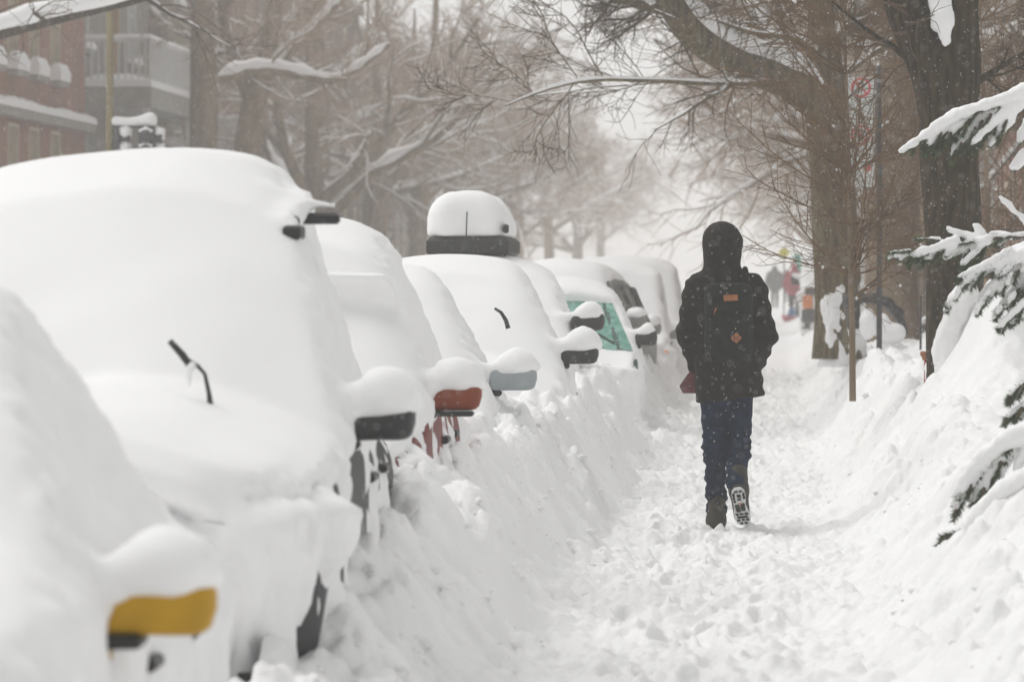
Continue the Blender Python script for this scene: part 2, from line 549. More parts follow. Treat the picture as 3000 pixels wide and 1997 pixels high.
# outline of each body type: (y from the front bumper, z above the road, snow depth above that point)
SHAPES = {
    'suv':   dict(L=4.45, W=1.82, belt=1.12, cowl=(1.15, 1.10), rf=(1.98, 1.68), rr=(3.95, 1.68), taper=0.20,
                  top=[(0.00, 0.55, .02), (0.06, 0.86, .10), (0.30, 0.98, .26), (1.15, 1.10, .26), (1.98, 1.68, .26), (2.5, 1.73, .36), (3.6, 1.71, .36), (3.95, 1.66, .30), (4.30, 1.15, .12), (4.43, 0.95, .05), (4.45, 0.35, 0)]),
    'bigsuv': dict(rt=0.24, L=4.75, W=1.88, belt=1.14, cowl=(1.15, 1.12), rf=(2.00, 1.90), rr=(4.25, 1.88), taper=0.25,
                  top=[(0.00, 0.55, .02), (0.06, 0.88, .10), (0.30, 1.00, .24), (1.15, 1.12, .24), (2.00, 1.88, .14), (2.5, 1.94, .24), (3.9, 1.92, .26), (4.25, 1.88, .24), (4.60, 1.2, .10), (4.73, 0.95, .05), (4.75, 0.35, 0)]),
    'sedan': dict(rt=0.16, L=4.45, W=1.76, belt=0.96, cowl=(1.25, 0.98), rf=(2.05, 1.43), rr=(3.15, 1.42), taper=0.24,
                  top=[(0.00, 0.48, .02), (0.06, 0.70, .10), (0.35, 0.83, .24), (1.25, 0.98, .25), (2.05, 1.43, .24), (2.5, 1.47, .33), (2.9, 1.46, .33), (3.15, 1.42, .30), (3.80, 1.06, .26), (4.38, 1.00, .24), (4.45, 0.85, .05), (4.45, 0.32, 0)]),
    'hatch': dict(L=4.10, W=1.74, belt=1.00, cowl=(1.10, 1.00), rf=(1.92, 1.50), rr=(3.45, 1.48), taper=0.22,
                  top=[(0.00, 0.50, .02), (0.06, 0.74, .10), (0.32, 0.88, .25), (1.10, 1.00, .26), (1.92, 1.50, .26), (2.4, 1.54, .35), (3.0, 1.53, .35), (3.45, 1.48, .30), (3.95, 1.02, .12), (4.08, 0.85, .05), (4.10, 0.33, 0)]),
    'van':   dict(L=4.9, W=1.92, belt=1.25, cowl=(0.95, 1.25), rf=(1.75, 2.00), rr=(4.75, 1.98), taper=0.12,
                  top=[(0.00, 0.55, .02), (0.05, 0.95, .08), (0.25, 1.08, .20), (0.95, 1.25, .20), (1.75, 2.00, .20), (2.2, 2.05, .25), (4.3, 2.04, .25), (4.78, 1.90, .15), (4.88, 1.1, .02), (4.90, 0.35, 0)]),
}

def car_width(S, y, z):
    hw, zb, zr = S['W'] / 2, S['belt'], S['rf'][1]
    low = hw - 0.03 * np.clip((0.75 - z) / 0.4, 0, 1)**2
    up = hw - 0.015 - S['taper'] * (z - zb) / (zr - zb)
    w = np.where(z > zb, up, low)
    w = w - 0.28 * np.clip((0.60 - y) / 0.60, 0, 1)**2.4 - 0.16 * np.clip((y - S['L'] + 0.5) / 0.5, 0, 1)**2.2
    w = w - S.get('rt', 0.12) * (0.40 + 0.60 * sstep((z - zb + 0.15) / 0.2)) * np.clip((y - 1.8) / (S['L'] - 1.8), 0, 1)**1.4
    return w

def mirror_mesh(w=0.24, h=0.135, d=0.11, droop=0.15):
    """tapered rounded shell, inner end at x=0, outer end at x=w"""
    nu, nv = 22, 20
    V = []
    for i in range(nu):
        u = i / (nu - 1)
        su = max(0.02, 1 - abs(2 * u - 1)**7) ** 0.36
        wd = (0.94 + 0.14 * sstep(np.array((u - .3) * 1.6))) * su
        for j in range(nv):
            a = 2 * math.pi * j / nv
            c, s = math.cos(a), math.sin(a)
            e = 0.55
            V.append((w * u, d / 2 * wd * math.copysign(abs(c)**e, c) * (1.0 if c > 0 else 1.15),
                      h / 2 * wd * math.copysign(abs(s)**e, s) * (1.0 if s > 0 else 1.0 - 0.3 * droop) + 0.02 * u))
    F = [(i * nv + j, i * nv + (j + 1) % nv, (i + 1) * nv + (j + 1) % nv, (i + 1) * nv + j) for i in range(nu - 1) for j in range(nv)]
    F += [tuple(range(nv))[::-1], tuple((nu - 1) * nv + j for j in range(nv))]
    return mk_mesh('mirror', V, F)

WHEEL = {}
def wheel_meshes():
    if WHEEL: return WHEEL
    def lathe(prof, n=22):
        V, F = [], []
        for k in range(n):
            a = 2 * math.pi * k / n
            for x, r in prof: V.append((x, r * math.cos(a), r * math.sin(a)))
        m = len(prof)
        for k in range(n):
            for i in range(m - 1):
                F.append((k*m+i, ((k+1) % n)*m+i, ((k+1) % n)*m+i+1, k*m+i+1))
        return V, F
    V, F = lathe([(-.10, .20), (-.105, .29), (-.07, .325), (.07, .325), (.105, .29), (.10, .20)])
    WHEEL['tyre'] = mk_mesh('tyre', V, F)
    V, F = lathe([(.07, .0), (.09, .04), (.06, .06), (.075, .17), (.098, .205), (.0, .205)])
    WHEEL['rim'] = mk_mesh('rim', V, F)
    return WHEEL

def car(name, label, kind, Xside, Ymirror, body, mirror_mat, seed, z0=0.0, rz=0.0, h=0.036, plaster=0.012, patch=0.05,
        mz=None, snow_scale=1.0, clear_side=False, clear_screen=False, slab=False, peak=0.0, dz=None, plaster_front=0.03,
        dome=0.20, rails=False, wiper=None, flip=False, cap=1.0, bias=0.34, lip=False, mirror_w=0.27, mirror_h=0.145):
    S = SHAPES[kind]; L, W = S['L'], S['W']; hw = W / 2
    cy_, cz_ = S['cowl']
    my = cy_ + 0.42
    mzl = (cz_ + 0.06) if mz is None else mz
    root = thing(name, label, 'car', (Xside - hw, Ymirror - my, ROAD + z0), rz, 'cars parked along the footpath')
    # --- body
    bh = 0.045
    lo, hi = (-hw - 0.08, -0.12, 0.15), (hw + 0.08, L + 0.12, S['rf'][1] + 0.2)
    (X, Y, Z), ax = grid(lo, hi, bh)
    outline = [(y, z) for y, z, s in S['top']] + [(L - 0.02, 0.28), (0.05, 0.26)]
    def body_sdf(X, Y, Z):
        pr = poly_sdf(Y[0], Z[0], outline)[None]
        return smax(pr, (np.abs(X) - car_width(S, Y, Z)) * 0.95, 0.10)
    Fb = body_sdf(X, Y, Z)
    for wy in (0.82, L - 0.85):                                   # wheel arches
        arch = np.sqrt((Y - wy)**2 + (Z - 0.33)**2) - 0.37
        Fb = np.maximum(Fb, -np.maximum(arch, hw - 0.26 - np.abs(X)))
    V, F = nets(Fb, ax, 2)
    obj('body', mk_mesh('body', V, F), body, root)
    # --- glass: windscreen, rear screen and side windows lie on the straight flanks of the cabin
    ry, rzf = S['rf']
    def plane_pt(t, x):                                            # along the windscreen
        y = cy_ + (ry - cy_) * t; z = cz_ + (rzf - cz_) * t
        n = Vector((0, -(rzf - cz_), (ry - cy_))).normalized()
        return (x, y + n.y * 0.018, z + n.z * 0.018)
    wb, wt = hw - 0.03, hw - S['taper'] - 0.06
    g = MB()
    nseg = 8
    Vg = []
    for t in (0.06, 0.5, 0.94):
        for i in range(nseg + 1):
            s = -1 + 2 * i / nseg
            x = s * (wb + (wt - wb) * t)
            p = plane_pt(t, x)
            Vg.append((p[0], p[1] + 0.05 * s * s, p[2]))
    Fg = [(r*(nseg+1)+i, r*(nseg+1)+i+1, (r+1)*(nseg+1)+i+1, (r+1)*(nseg+1)+i) for r in range(2) for i in range(nseg)]
    obj('windshield', mk_mesh('windshield', Vg, Fg), MT['glass_green'] if clear_screen else MT['glass_dark'], root)
    yb = [cy_ + 0.30, cy_ + 1.22, cy_ + 2.0, S['rr'][0] + 0.05]
    for sgn in (-1, 1):
        for k in range(3 if kind != 'van' else 1):
            y0, y1 = yb[k] + 0.04, yb[k + 1] - 0.04
            def tz(y, frac):                                       # height between belt and roof line
                top = min(rzf - 0.07, np.interp(y, [cy_, ry, S['rr'][0], L], [cz_ - 0.02, rzf - 0.05, S['rr'][1] - 0.08, S['belt']]))
                return S['belt'] + 0.03 + (max(top, S['belt'] + 0.05) - S['belt'] - 0.03) * frac
            V2 = []
            for q in (0, 0.5, 1):
                for i in range(6):
                    y = y0 + (y1 - y0) * i / 5; z = tz(y, q)
                    V2.append((sgn * (float(car_width(S, np.array(y), np.array(z))) + 0.008), y, z))
            F2 = [(r*6+i, r*6+i+1, (r+1)*6+i+1, (r+1)*6+i) for r in range(2) for i in range(5)]
            if sgn < 0: F2 = [f[::-1] for f in F2]
            w_ = obj('side_window', mk_mesh('side_window', V2, F2), MT['glass_frost'] if clear_side else MT['glass_dark'], root)
            if clear_side and sgn > 0:
                e = [V2[0], V2[6], V2[12]] + V2[13:18] + [V2[11], V2[5]] + V2[1:5][::-1]
                tr = MB(); tr.tube([(p[0] + 0.006, p[1], p[2]) for p in e + [e[0]]], 0.016, 6, cap=False); tr.build('trim', MT['black'], w_)
    # --- lamps, bumper, wheels, handles
    for sgn in (-1, 1):
        b = MB(); x0 = sgn * (hw - 0.30)
        zl = S['top'][1][1] - 0.12
        b.box((min(x0, x0 + sgn * 0.16), 0.09, zl - 0.07), (max(x0, x0 + sgn * 0.16), 0.34, zl + 0.06), 0.02)
        b.build('headlight', MT['lamp_clear'], root)
        b = MB(); zt = S['belt'] - 0.10
        tw_ = float(car_width(S, np.array(L - 0.10), np.array(zt)))
        b.box((min(sgn * (tw_ - 0.01), sgn * (tw_ - 0.22)), L - 0.26, zt - 0.13), (max(sgn * (tw_ - 0.01), sgn * (tw_ - 0.22)), L - 0.02, zt + 0.10), 0.02)
        b.build('tail_light', MT['lamp_red'], root)
        for wy in (0.82, L - 0.85):
            wm = wheel_meshes()
            t_ = obj('wheel', wm['tyre'], MT['rubber'], root, (sgn * (hw - 0.13), wy, 0.33))
            r_ = obj('rim', wm['rim'], MT['rim'], t_)
            if sgn < 0: t_.rotation_euler = (0, 0, math.pi)
        for hy in (cy_ + 1.0, cy_ + 1.85):
            dw = float(car_width(S, np.array(hy + 0.1), np.array(S['belt'] - 0.13)))
            b = MB(); b.box((min(sgn * (dw - .01), sgn * (dw + .030)), hy, S['belt'] - 0.15), (max(sgn * (dw - .01), sgn * (dw + .030)), hy + 0.19, S['belt'] - 0.115), 0.01)
            b.build('door_handle', MT['black'], root)
    for sgn in (-1, 1):
        b = MB()
        b.poly([(sgn * (hw - 0.55), -0.03, 0.27), (sgn * (hw - 0.18), 0.0, 0.27), (sgn * (hw - 0.02), 0.28, 0.27), (sgn * (hw + 0.012), 0.50, 0.30),
                (sgn * (hw + 0.006), 0.52, 0.26), (sgn * (hw - 0.6), 0.3, 0.26)], 0.21, axis=2)
        b.build('bumper', MT['black'], root)
    # --- mirrors
    for sgn in (-1, 1):
        me = mirror_mesh(mirror_w, mirror_h)
        o = obj('mirror', me, mirror_mat, root, (sgn * (hw - 0.055), my, mzl))
        if sgn < 0: o.scale = (-1, 1, 1)
        b = MB(); b.box((-0.01, -0.03, -mirror_h * 0.62), (0.075, 0.045, -mirror_h * 0.38), 0.012); b.build('mirror_foot', MT['black'], o)
    # --- the snow that lies on it
    lo, hi = (-hw - 0.42, -0.30, 0.10), (hw + 0.42, L + 0.25, S['rf'][1] + 0.75)
    (X, Y, Z), ax = grid(lo, hi, h)
    sn = [(y, z + s * snow_scale) for y, z, s in S['top']]
    sn = [(sn[0][0] - 0.04, sn[0][1])] + sn[1:]
    if lip:                                                        # hood snow sagging over the nose, a crease, then a second bulge
        sn = [(-0.06, 0.42), (-0.16, 0.62), (-0.15, 0.80), (-0.06, 0.92), (0.13, 0.985), (-0.05, 1.02), (-0.06, 1.10), (0.06, 1.20), (0.30, 1.25)] + sn[3:]
    prof = poly_sdf(Y[0], Z[0], sn + [(L - 0.02, 0.2), (0.0, 0.2)])
    ax_x = ax[0]; nz = len(ax[2])
    D = np.empty((len(ax[0]), len(ax[1]), nz))
    side_w = 0.006 if not clear_side else -0.05
    for i, x in enumerate(ax_x):
        sh = (dome * (abs(x) / hw)**2.6 - peak * math.exp(-((x - 0.25) / 0.42)**2)) / h
        k = np.arange(nz) + sh
        k0 = np.clip(np.floor(k).astype(int), 0, nz - 2); fr = k - k0
        D[i] = prof[:, k0] * (1 - fr) + prof[:, k0 + 1] * fr
    zz = np.maximum(Z - 0.07, np.minimum(Z, S['belt'] - 0.06))
    ws = car_width(S, Y, zz) + side_w
    D = smax(D, (np.abs(X) - ws) * 0.93, 0.14)
    if not clear_side:
        pr = poly_sdf(Y[0], Z[0], outline)[None]
        Db = smax(pr - plaster_front, (np.abs(X) - car_width(S, Y, Z)) * 0.95 - plaster, 0.08)
        D = smin(D, Db, 0.06)
    else:
        D = np.maximum(D, -(Z - (S['belt'] - 0.02)) * 1.0 * np.where(Y > 1.3, 1, -9))
    if slab:                                                       # a slab of roof snow that has slid down the screen
        D = smin(D, rbox(X, Y + (Z - 1.62) * 1.2, Z, (0.22, 1.80, 1.63), (0.50, 0.10, 0.13), 0.05), 0.03)
    for sgn in (-1, 1):
        mx = sgn * (hw - 0.055)
        q = ellip(X, Y, Z, (mx + sgn * (mirror_w * 0.62), my, mzl + 0.075), (mirror_w * 0.46 * cap, 0.105 * cap, 0.118 * cap))
        q = smax(q, -(Z - (mzl + 0.022 + 0.012 * np.sin(X * 40 + seed))), 0.02)
        D = smin(D, q, 0.06)
        saddle = capsule(X, Y, Z, (mx - sgn * 0.05, my, mzl + 0.045), (mx + sgn * 0.10, my, mzl + 0.04), 0.045)
        D = smin(D, smax(saddle, -(Z - mzl - 0.03), 0.02), 0.06)
    if rails:                                                      # ridges of snow along the rails, running into the roof snow
        for sgn in (-1, 1):
            xr = sgn * (hw - S['taper'] - 0.01)
            q = capsule(X, Y, Z, (xr - sgn * 0.02, 2.03, rzf + 0.045), (xr - sgn * 0.02, 2.5, rzf + 0.12), 0.026, 0.05)
            q = np.minimum(q, capsule(X, Y, Z, (xr - sgn * 0.02, 2.5, rzf + 0.12), (xr - sgn * 0.17, 3.9, rzf + 0.08), 0.05, 0.04))
            q = smin(q, capsule(X, Y, Z, (xr - sgn * 0.12, 2.37, rzf + 0.14), (xr + sgn * 0.11, 2.37, rzf + 0.095), 0.05, 0.024), 0.03)
            D = smin(D, q, 0.06)
    for sgn in (-1, 1):                                            # the housing hangs free below its cap
        cx_ = sgn * (hw - 0.055 + mirror_w / 2 + 0.03)
        cv = rbox(X, Y, Z, (cx_, my, mzl - 0.06), (mirror_w / 2 + 0.035, 0.13, 0.085), 0.02)
        cv = smax(cv, (hw + 0.012 - np.abs(X)), 0.02)
        cv = cv + 0.012 * np.sin(X * 60 + seed) * np.sin(Y * 45)
        D = smax(D, -cv, 0.015)
    if clear_screen:
        u = (Y - cy_) * (ry - cy_) + (Z - cz_) * (rzf - cz_); ln = math.hypot(ry - cy_, rzf - cz_); u = u / ln
        nrm = (-(Y - cy_) * (rzf - cz_) + (Z - cz_) * (ry - cy_)) / ln
        cut = np.maximum(np.maximum(np.abs(X) - (hw - 0.02 - 0.15 * u), np.abs(u - ln / 2) - ln / 2 + 0.06), -(nrm + 0.02))
        cut = cut + 0.03 * (vnoise(X * 14, Y * 14, Z * 14, seed) - 0.5)
        D = smax(D, -cut, 0.02)
    V, F = nets(D, ax, 3)
    Nn = normals(V, F)
    x, y, z = V.T
    big = 0.05 * (vnoise(x * 1.6, y * 1.3, z * 1.6, seed) - 0.5) + 0.02 * (vnoise(x * 4, y * 3.5, z * 4, seed + 1) - 0.5)
    topn = np.clip(Nn[:, 2], 0, 1)
    side = sstep((np.abs(Nn[:, 0]) - 0.45) / 0.3) * sstep((np.abs(x) - hw + 0.25) / 0.15) * (np.abs(x) < hw + 0.09)
    lowz = sstep((S['belt'] + 0.05 - z) / 0.12)
    streak = vnoise(x * 4, y * 3.0, z * 1.3, seed + 3) * 0.45 + vnoise(x * 9, y * 9, z * 2.2, seed + 4) * 0.35 + vnoise(x * 20, y * 22, z * 6, seed + 14) * 0.30 - 0.05
    rough = 0.014 * (vnoise(x * 16, y * 16, z * 12, seed + 5) - 0.5) + 0.012 * (vnoise(x * 34, y * 34, z * 22, seed + 8) - 0.5)
    front = sstep((-Nn[:, 1] - 0.5) / 0.3) * sstep((S['belt'] - 0.1 - z) / 0.15) * (y < 0.6)
    frn = 0.10 * (vnoise(x * 3.5, y * 3.5, z * 3.5, seed + 6) - 0.35) + 0.02 * (vnoise(x * 13, y * 13, z * 13, seed + 7) - 0.5)
    corner = sstep((0.85 - y) / 0.3) * sstep((np.abs(x) - hw + 0.45) / 0.2) * sstep((S['top'][2][1] + 0.05 - z) / 0.1)
    disp = big * (0.35 + 0.65 * topn) * (1 - 0.8 * side) + corner * (0.035 + 0.045 * sstep((z - 0.62) / 0.25) + 0.09 * (vnoise(x * 5, y * 5, z * 3, seed + 9) - 0.5) + 0.045 * (vnoise(x * 19, y * 19, z * 12, seed + 12) - 0.5)) + side * lowz * patch * (2.4 * (streak - 0.50) - bias) + sstep((np.abs(Nn[:, 0]) - 0.5) / 0.25) * rough * 1.9 + front * frn * (1 - side)
    V = V + Nn * disp[:, None]
    o = obj('snow_cover', mk_mesh('snow_cover', V, F), MT['snow_car'], root)
    if rails:
        for sgn in (-1, 1):
            b = MB(); xr = sgn * (hw - S['taper'] - 0.01)
            b.tube([(xr, 2.04, rzf - 0.02), (xr, 2.07, rzf + 0.035), (xr - sgn * 0.03, 2.4, rzf + 0.06), (xr - sgn * 0.13, 3.5, rzf + 0.06), (xr - sgn * 0.17, 3.85, rzf - 0.02)], 0.019, 8)
            b.box((xr - 0.03, 1.93, rzf - 0.03), (xr + 0.035, 2.10, rzf + 0.022), 0.010)
            b.tube([(xr - 0.02, 1.94, rzf - 0.02), (xr - 0.028, 1.90, rzf - 0.075)], [0.010, 0.005], 6)
            b.build('roof_rail', MT['black'], root)
            bar = MB(); bar.box((min(xr - sgn * 0.02, xr + sgn * 0.135), 2.33, rzf + 0.030), (max(xr - sgn * 0.02, xr + sgn * 0.135), 2.41, rzf + 0.072), 0.010)
            bar.build('roof_bar', MT['black'], root)
    if wiper:
        b = MB()
        pts, rads = wiper
        b.tube(pts, rads, 8)
        b.build('wiper', MT['black'], root, smooth=True)
    return root, S, my, mzl

def local_pt(root, px, py, Y):
    w = Vector(P(px, py, Y)); l = w - Vector(root.location)
    c, s = math.cos(-root.rotation_euler[2]), math.sin(-root.rotation_euler[2])
    return (l.x * c - l.y * s, l.x * s + l.y * c, l.z)

PAINT = {k: paint('paint_' + k, c) for k, c in dict(yellow=(0.46, 0.26, 0.012), black=(0.018, 0.018, 0.02), red=(0.16, 0.022, 0.016), silver=(0.30, 0.33, 0.34),
         white=(0.62, 0.62, 0.60), charcoal=(0.05, 0.05, 0.052), grey=(0.20, 0.195, 0.18), green=(0.05, 0.09, 0.075), blue=(0.05, 0.08, 0.14), maroon=(0.07, 0.012, 0.012)).items()}
MT['mirror_red'] = paint('mirror_red', (0.21, 0.045, 0.018), 0.4)

# nearest first
car('parked_car', 'grey car at the lower left corner, only its snowy tail in view', 'sedan', -1.26, 5.75, PAINT['grey'], MT['black'], 3, h=0.04, z0=0.08)
A, S, my, mzl = car('parked_car', 'snowed-in yellow car with a bright yellow door mirror', 'sedan', -1.47, 10.6, PAINT['yellow'], PAINT['yellow'], 13, mz=1.0, h=0.032, patch=0.055, dome=0.05, mirror_w=0.29, snow_scale=0.9, bias=0.14)
b = MB(); b.box((-0.012, -0.068, -0.05), (0.02, 0.05, 0.035), 0.012); b.box((0.0, -0.072, -0.085), (0.13, 0.05, -0.052), 0.012)
b.build('mirror_base', MT['black'], A, (S['W']/2 - 0.055, my, mzl))
B, S, my, mzl = car('parked_car', 'large snow-buried black car with roof rails and a raised wiper', 'bigsuv', -1.46, 16.7, PAINT['black'], MT['black'], 27, mz=1.225, h=0.026, patch=0.10, rails=True, snow_scale=1.0, dome=0.20, peak=0.05, bias=0.62, lip=True, plaster_front=0.05, mirror_h=0.15)
w = [local_pt(B, 617, 1190, 16.0), local_pt(B, 612, 1150, 16.0), local_pt(B, 600, 1095, 16.0), local_pt(B, 580, 1072, 16.0), local_pt(B, 553, 1056, 16.0)]
b = MB(); b.tube(w, [0.011, 0.008, 0.0065, 0.0065, 0.008], 8)
b.tube([local_pt(B, 560, 1075, 16.0), local_pt(B, 535, 1040, 16.0), local_pt(B, 497, 998, 16.0)], [0.012, 0.013, 0.010], 8)
b.build('wiper', MT['black'], B, smooth=True)
b = MB(); b.tube([local_pt(B, 565, 1068, 16.0), local_pt(B, 553, 1085, 15.98), local_pt(B, 556, 1130, 15.97)], [0.016, 0.014, 0.003], 7)
b.build('wiper_ice', MT['snow_car'], B, smooth=True)
C, S, my, mzl = car('parked_car', 'snow-covered red car with a brick red door mirror', 'suv', -1.50, 21.2, PAINT['red'], MT['mirror_red'], 31, mz=1.20, h=0.027, patch=0.09, bias=0.55, slab=True, snow_scale=0.85, mirror_h=0.15)
b = MB(); b.box((0.02, -0.075, -0.085), (0.235, 0.04, -0.062), 0.008); b.build('mirror_trim', MT['black'], C, (S['W']/2 - 0.055, my, mzl))
D_, S, my, mzl = car('parked_car', 'rounded snow-buried car with a pale silver door mirror', 'sedan', -1.51, 26.4, PAINT['silver'], PAINT['silver'], 43, mz=1.14, z0=0.02, patch=0.055)
E, S, my, mzl = car('parked_car', 'white car under a smooth snow dome with one wiper sticking out', 'hatch', -1.37, 32.0, PAINT['white'], MT['black'], 57, mz=1.17, z0=0.03, patch=0.06, snow_scale=0.85)
b = MB(); b.tube([local_pt(E, 1489, 962, 31.3), local_pt(E, 1482, 938, 31.3), local_pt(E, 1468, 915, 31.3), local_pt(E, 1449, 903, 31.3)], [0.016, 0.014, 0.011, 0.009], 8)
b.build('wiper', MT['black'], E, smooth=True)
Fc, S, my, mzl = car('parked_car', 'snowed-in car carrying the black roof box', 'suv', -1.51, 37.2, PAINT['charcoal'], MT['black'], 61, mz=1.36, z0=0.0, patch=0.05, snow_scale=0.5)
G, S, my, mzl = car('parked_car', 'half cleared car showing its green tinted windshield', 'hatch', -1.19, 43.0, PAINT['green'], MT['black'], 71, mz=1.13, z0=0.02, h=0.036, snow_scale=0.45, clear_screen=True, patch=0.07, cap=0.8, mirror_w=0.22, mirror_h=0.13)
b = MB(); b.tube([local_pt(G, 1752, 978, 42.6), local_pt(G, 1775, 992, 42.6), local_pt(G, 1800, 1006, 42.6)], 0.011, 6); b.build('wiper', MT['black'], G)
Hc, S, my, mzl = car('parked_car', 'grey car parked askew with its side windows free of snow', 'hatch', -1.72, 50.5, PAINT['grey'], PAINT['grey'], 83, z0=0.18, rz=math.radians(-8), clear_side=True, snow_scale=0.5)
I0, S, my, mzl = car('parked_car', 'small snow-covered car with a grey mirror behind the askew grey car', 'sedan', -1.50, 56.0, PAINT['silver'], PAINT['grey'], 91, z0=0.05, h=0.045)
I1, S, my, mzl = car('parked_car', 'tall white snow-covered car with an orange corner lamp beside the walking person', 'van', -1.32, 61.5, PAINT['white'], PAINT['grey'], 97, mz=1.25, z0=-0.28, h=0.045, snow_scale=0.5, mirror_h=0.16)
b = MB(); b.box((S['W']/2 - 0.20, 0.03, 0.88), (S['W']/2 + 0.02, 0.40, 1.06), 0.02); b.build('turn_signal', MT['lamp_orange'], I1)
b = MB(); b.box((S['W']/2 - 0.45, -0.06, 0.88), (S['W']/2 - 0.30, 0.10, 1.05), 0.02); b.build('headlight', MT['lamp_clear'], I1)
car('parked_car', 'last car of the row, a bright snow rim above the white one', 'van', -1.24, 68.0, PAINT['white'], MT['black'], 101, z0=-0.22, h=0.05, snow_scale=0.7)

# the black roof box on the sixth car
box = thing('roof_box', 'black roof box under a tall snow dome', 'roof box', (-1.51 - 0.91, 38.6, ROAD + 0.05 + 1.73))
b = MB(); b.box((-0.30, -0.55, -0.02), (0.30, 1.1, 0.10), 0.03); b.build('tray', MT['black'], box)
b = MB(); b.box((-0.33, -0.58, 0.102), (0.33, 1.13, 0.26), 0.035); b.build('lid', MT['black'], box)
b = MB(); b.box((0.285, -0.56, 0.29), (0.325, -0.46, 0.36), 0.01); b.build('clasp', MT['black'], box)
b = MB(); b.tube([(-0.01, -0.62, 0.20), (0.0, -0.62, 0.46)], 0.006, 6); b.build('aerial', MT['black'], box)
(X, Y, Z), ax = grid((-0.48, -0.72, 0.15), (0.48, 1.3, 0.85), 0.03)
q = smax(rbox(X, Y, Z + 0.16 * np.abs(X / 0.34)**2.5 * np.where(X > 0, 1.25, 0.35), (-0.005, 0.27, 0.37), (0.33, 0.84, 0.255), 0.17) + 0.04 * (vnoise(X * 5, Y * 3, Z * 5, 3) - 0.5), -(Z - 0.262), 0.02)
V, F = nets(q, ax, 3); obj('snow_cap', mk_mesh('snow_cap', V, F), MT['snow_car'], box)

# ------------------------------------------------------------------ trees
def unit(v):
    return v / (np.linalg.norm(v, axis=-1, keepdims=True) + 1e-9)

def grow(start, d, length, r0, r1, n, wob, up, rng):
    """N curved shoots at once -> pts (N,n,3), rad (N,n)"""
    N = len(start)
    pts = np.empty((N, n, 3)); pts[:, 0] = start
    d = unit(d)
    st = (length / (n - 1))[:, None]
    for i in range(1, n):
        d = unit(d + rng.normal(0, wob, (N, 3)) + np.array([0, 0, up]))
        pts[:, i] = pts[:, i - 1] + d * st
    t = np.linspace(0, 1, n)[None]
    rad = r0[:, None] * (1 - t) + r1[:, None] * t
    return pts, rad

def shoots(pts, rad, k, rng, lo=0.25, hi=1.0, ang=(35, 65), lf=(0.45, 0.75), rf=0.6, plen=None, tend=None):
    """k side shoots on each parent curve -> start, dir, length, radius"""
    N, n, _ = pts.shape
    t = lo + (hi - lo) * (np.arange(k)[None] + rng.random((N, k))) / k
    f = t * (n - 1); i = np.clip(f.astype(int), 0, n - 2); fr = (f - i)[..., None]
    ar = np.arange(N)[:, None]
    st = pts[ar, i] * (1 - fr) + pts[ar, i + 1] * fr
    tan = unit(pts[ar, i + 1] - pts[ar, i])
    r = rad[ar, i] * (1 - fr[..., 0]) + rad[ar, i + 1] * fr[..., 0]
    rv = rng.normal(0, 1, (N, k, 3)); rv -= (rv * tan).sum(-1, keepdims=True) * tan; rv = unit(rv)
    a = np.radians(rng.uniform(ang[0], ang[1], (N, k)))[..., None]
    d = tan * np.cos(a) + rv * np.sin(a)
    if tend is not None: d = unit(d + np.array(tend))
    L = np.linalg.norm(np.diff(pts, axis=1), axis=2).sum(1)[:, None] * rng.uniform(lf[0], lf[1], (N, k)) * (1.15 - 0.6 * t)
    return st.reshape(-1, 3), d.reshape(-1, 3), L.ravel(), (r * rf).ravel()

def snow_on(pts, rad, rng, depth=0.9, rmin=0.012, sides=6, steep=0.8, rough=True):
    """a ridge of snow lying along the upper side of every branch that is level enough"""
    keep = rad.max(axis=1) > rmin
    pts, rad = pts[keep], rad[keep]
    if len(pts) == 0: return None
    T = unit(np.gradient(pts, axis=1)) if pts.shape[1] > 2 else unit(np.repeat(pts[:, 1:] - pts[:, :1], 2, axis=1))
    flat = 1 - sstep((np.abs(T[..., 2]) - steep + 0.35) / 0.35)
    rr = np.minimum(rad * (0.95 * depth) + 0.012 * depth, 0.15)
    wv = (0.55 + 0.75 * rng.random(rad.shape)) if rough else (0.85 + 0.25 * rng.random(rad.shape))
    rr = rr * flat * wv
    rr[:, 0] *= 0.5; rr[:, -1] *= 0.4
    P2 = pts.copy(); P2[..., 2] += rad * 0.75 + rr * 0.35
    return tubes(P2, np.maximum(rr, 0.0006), sides)

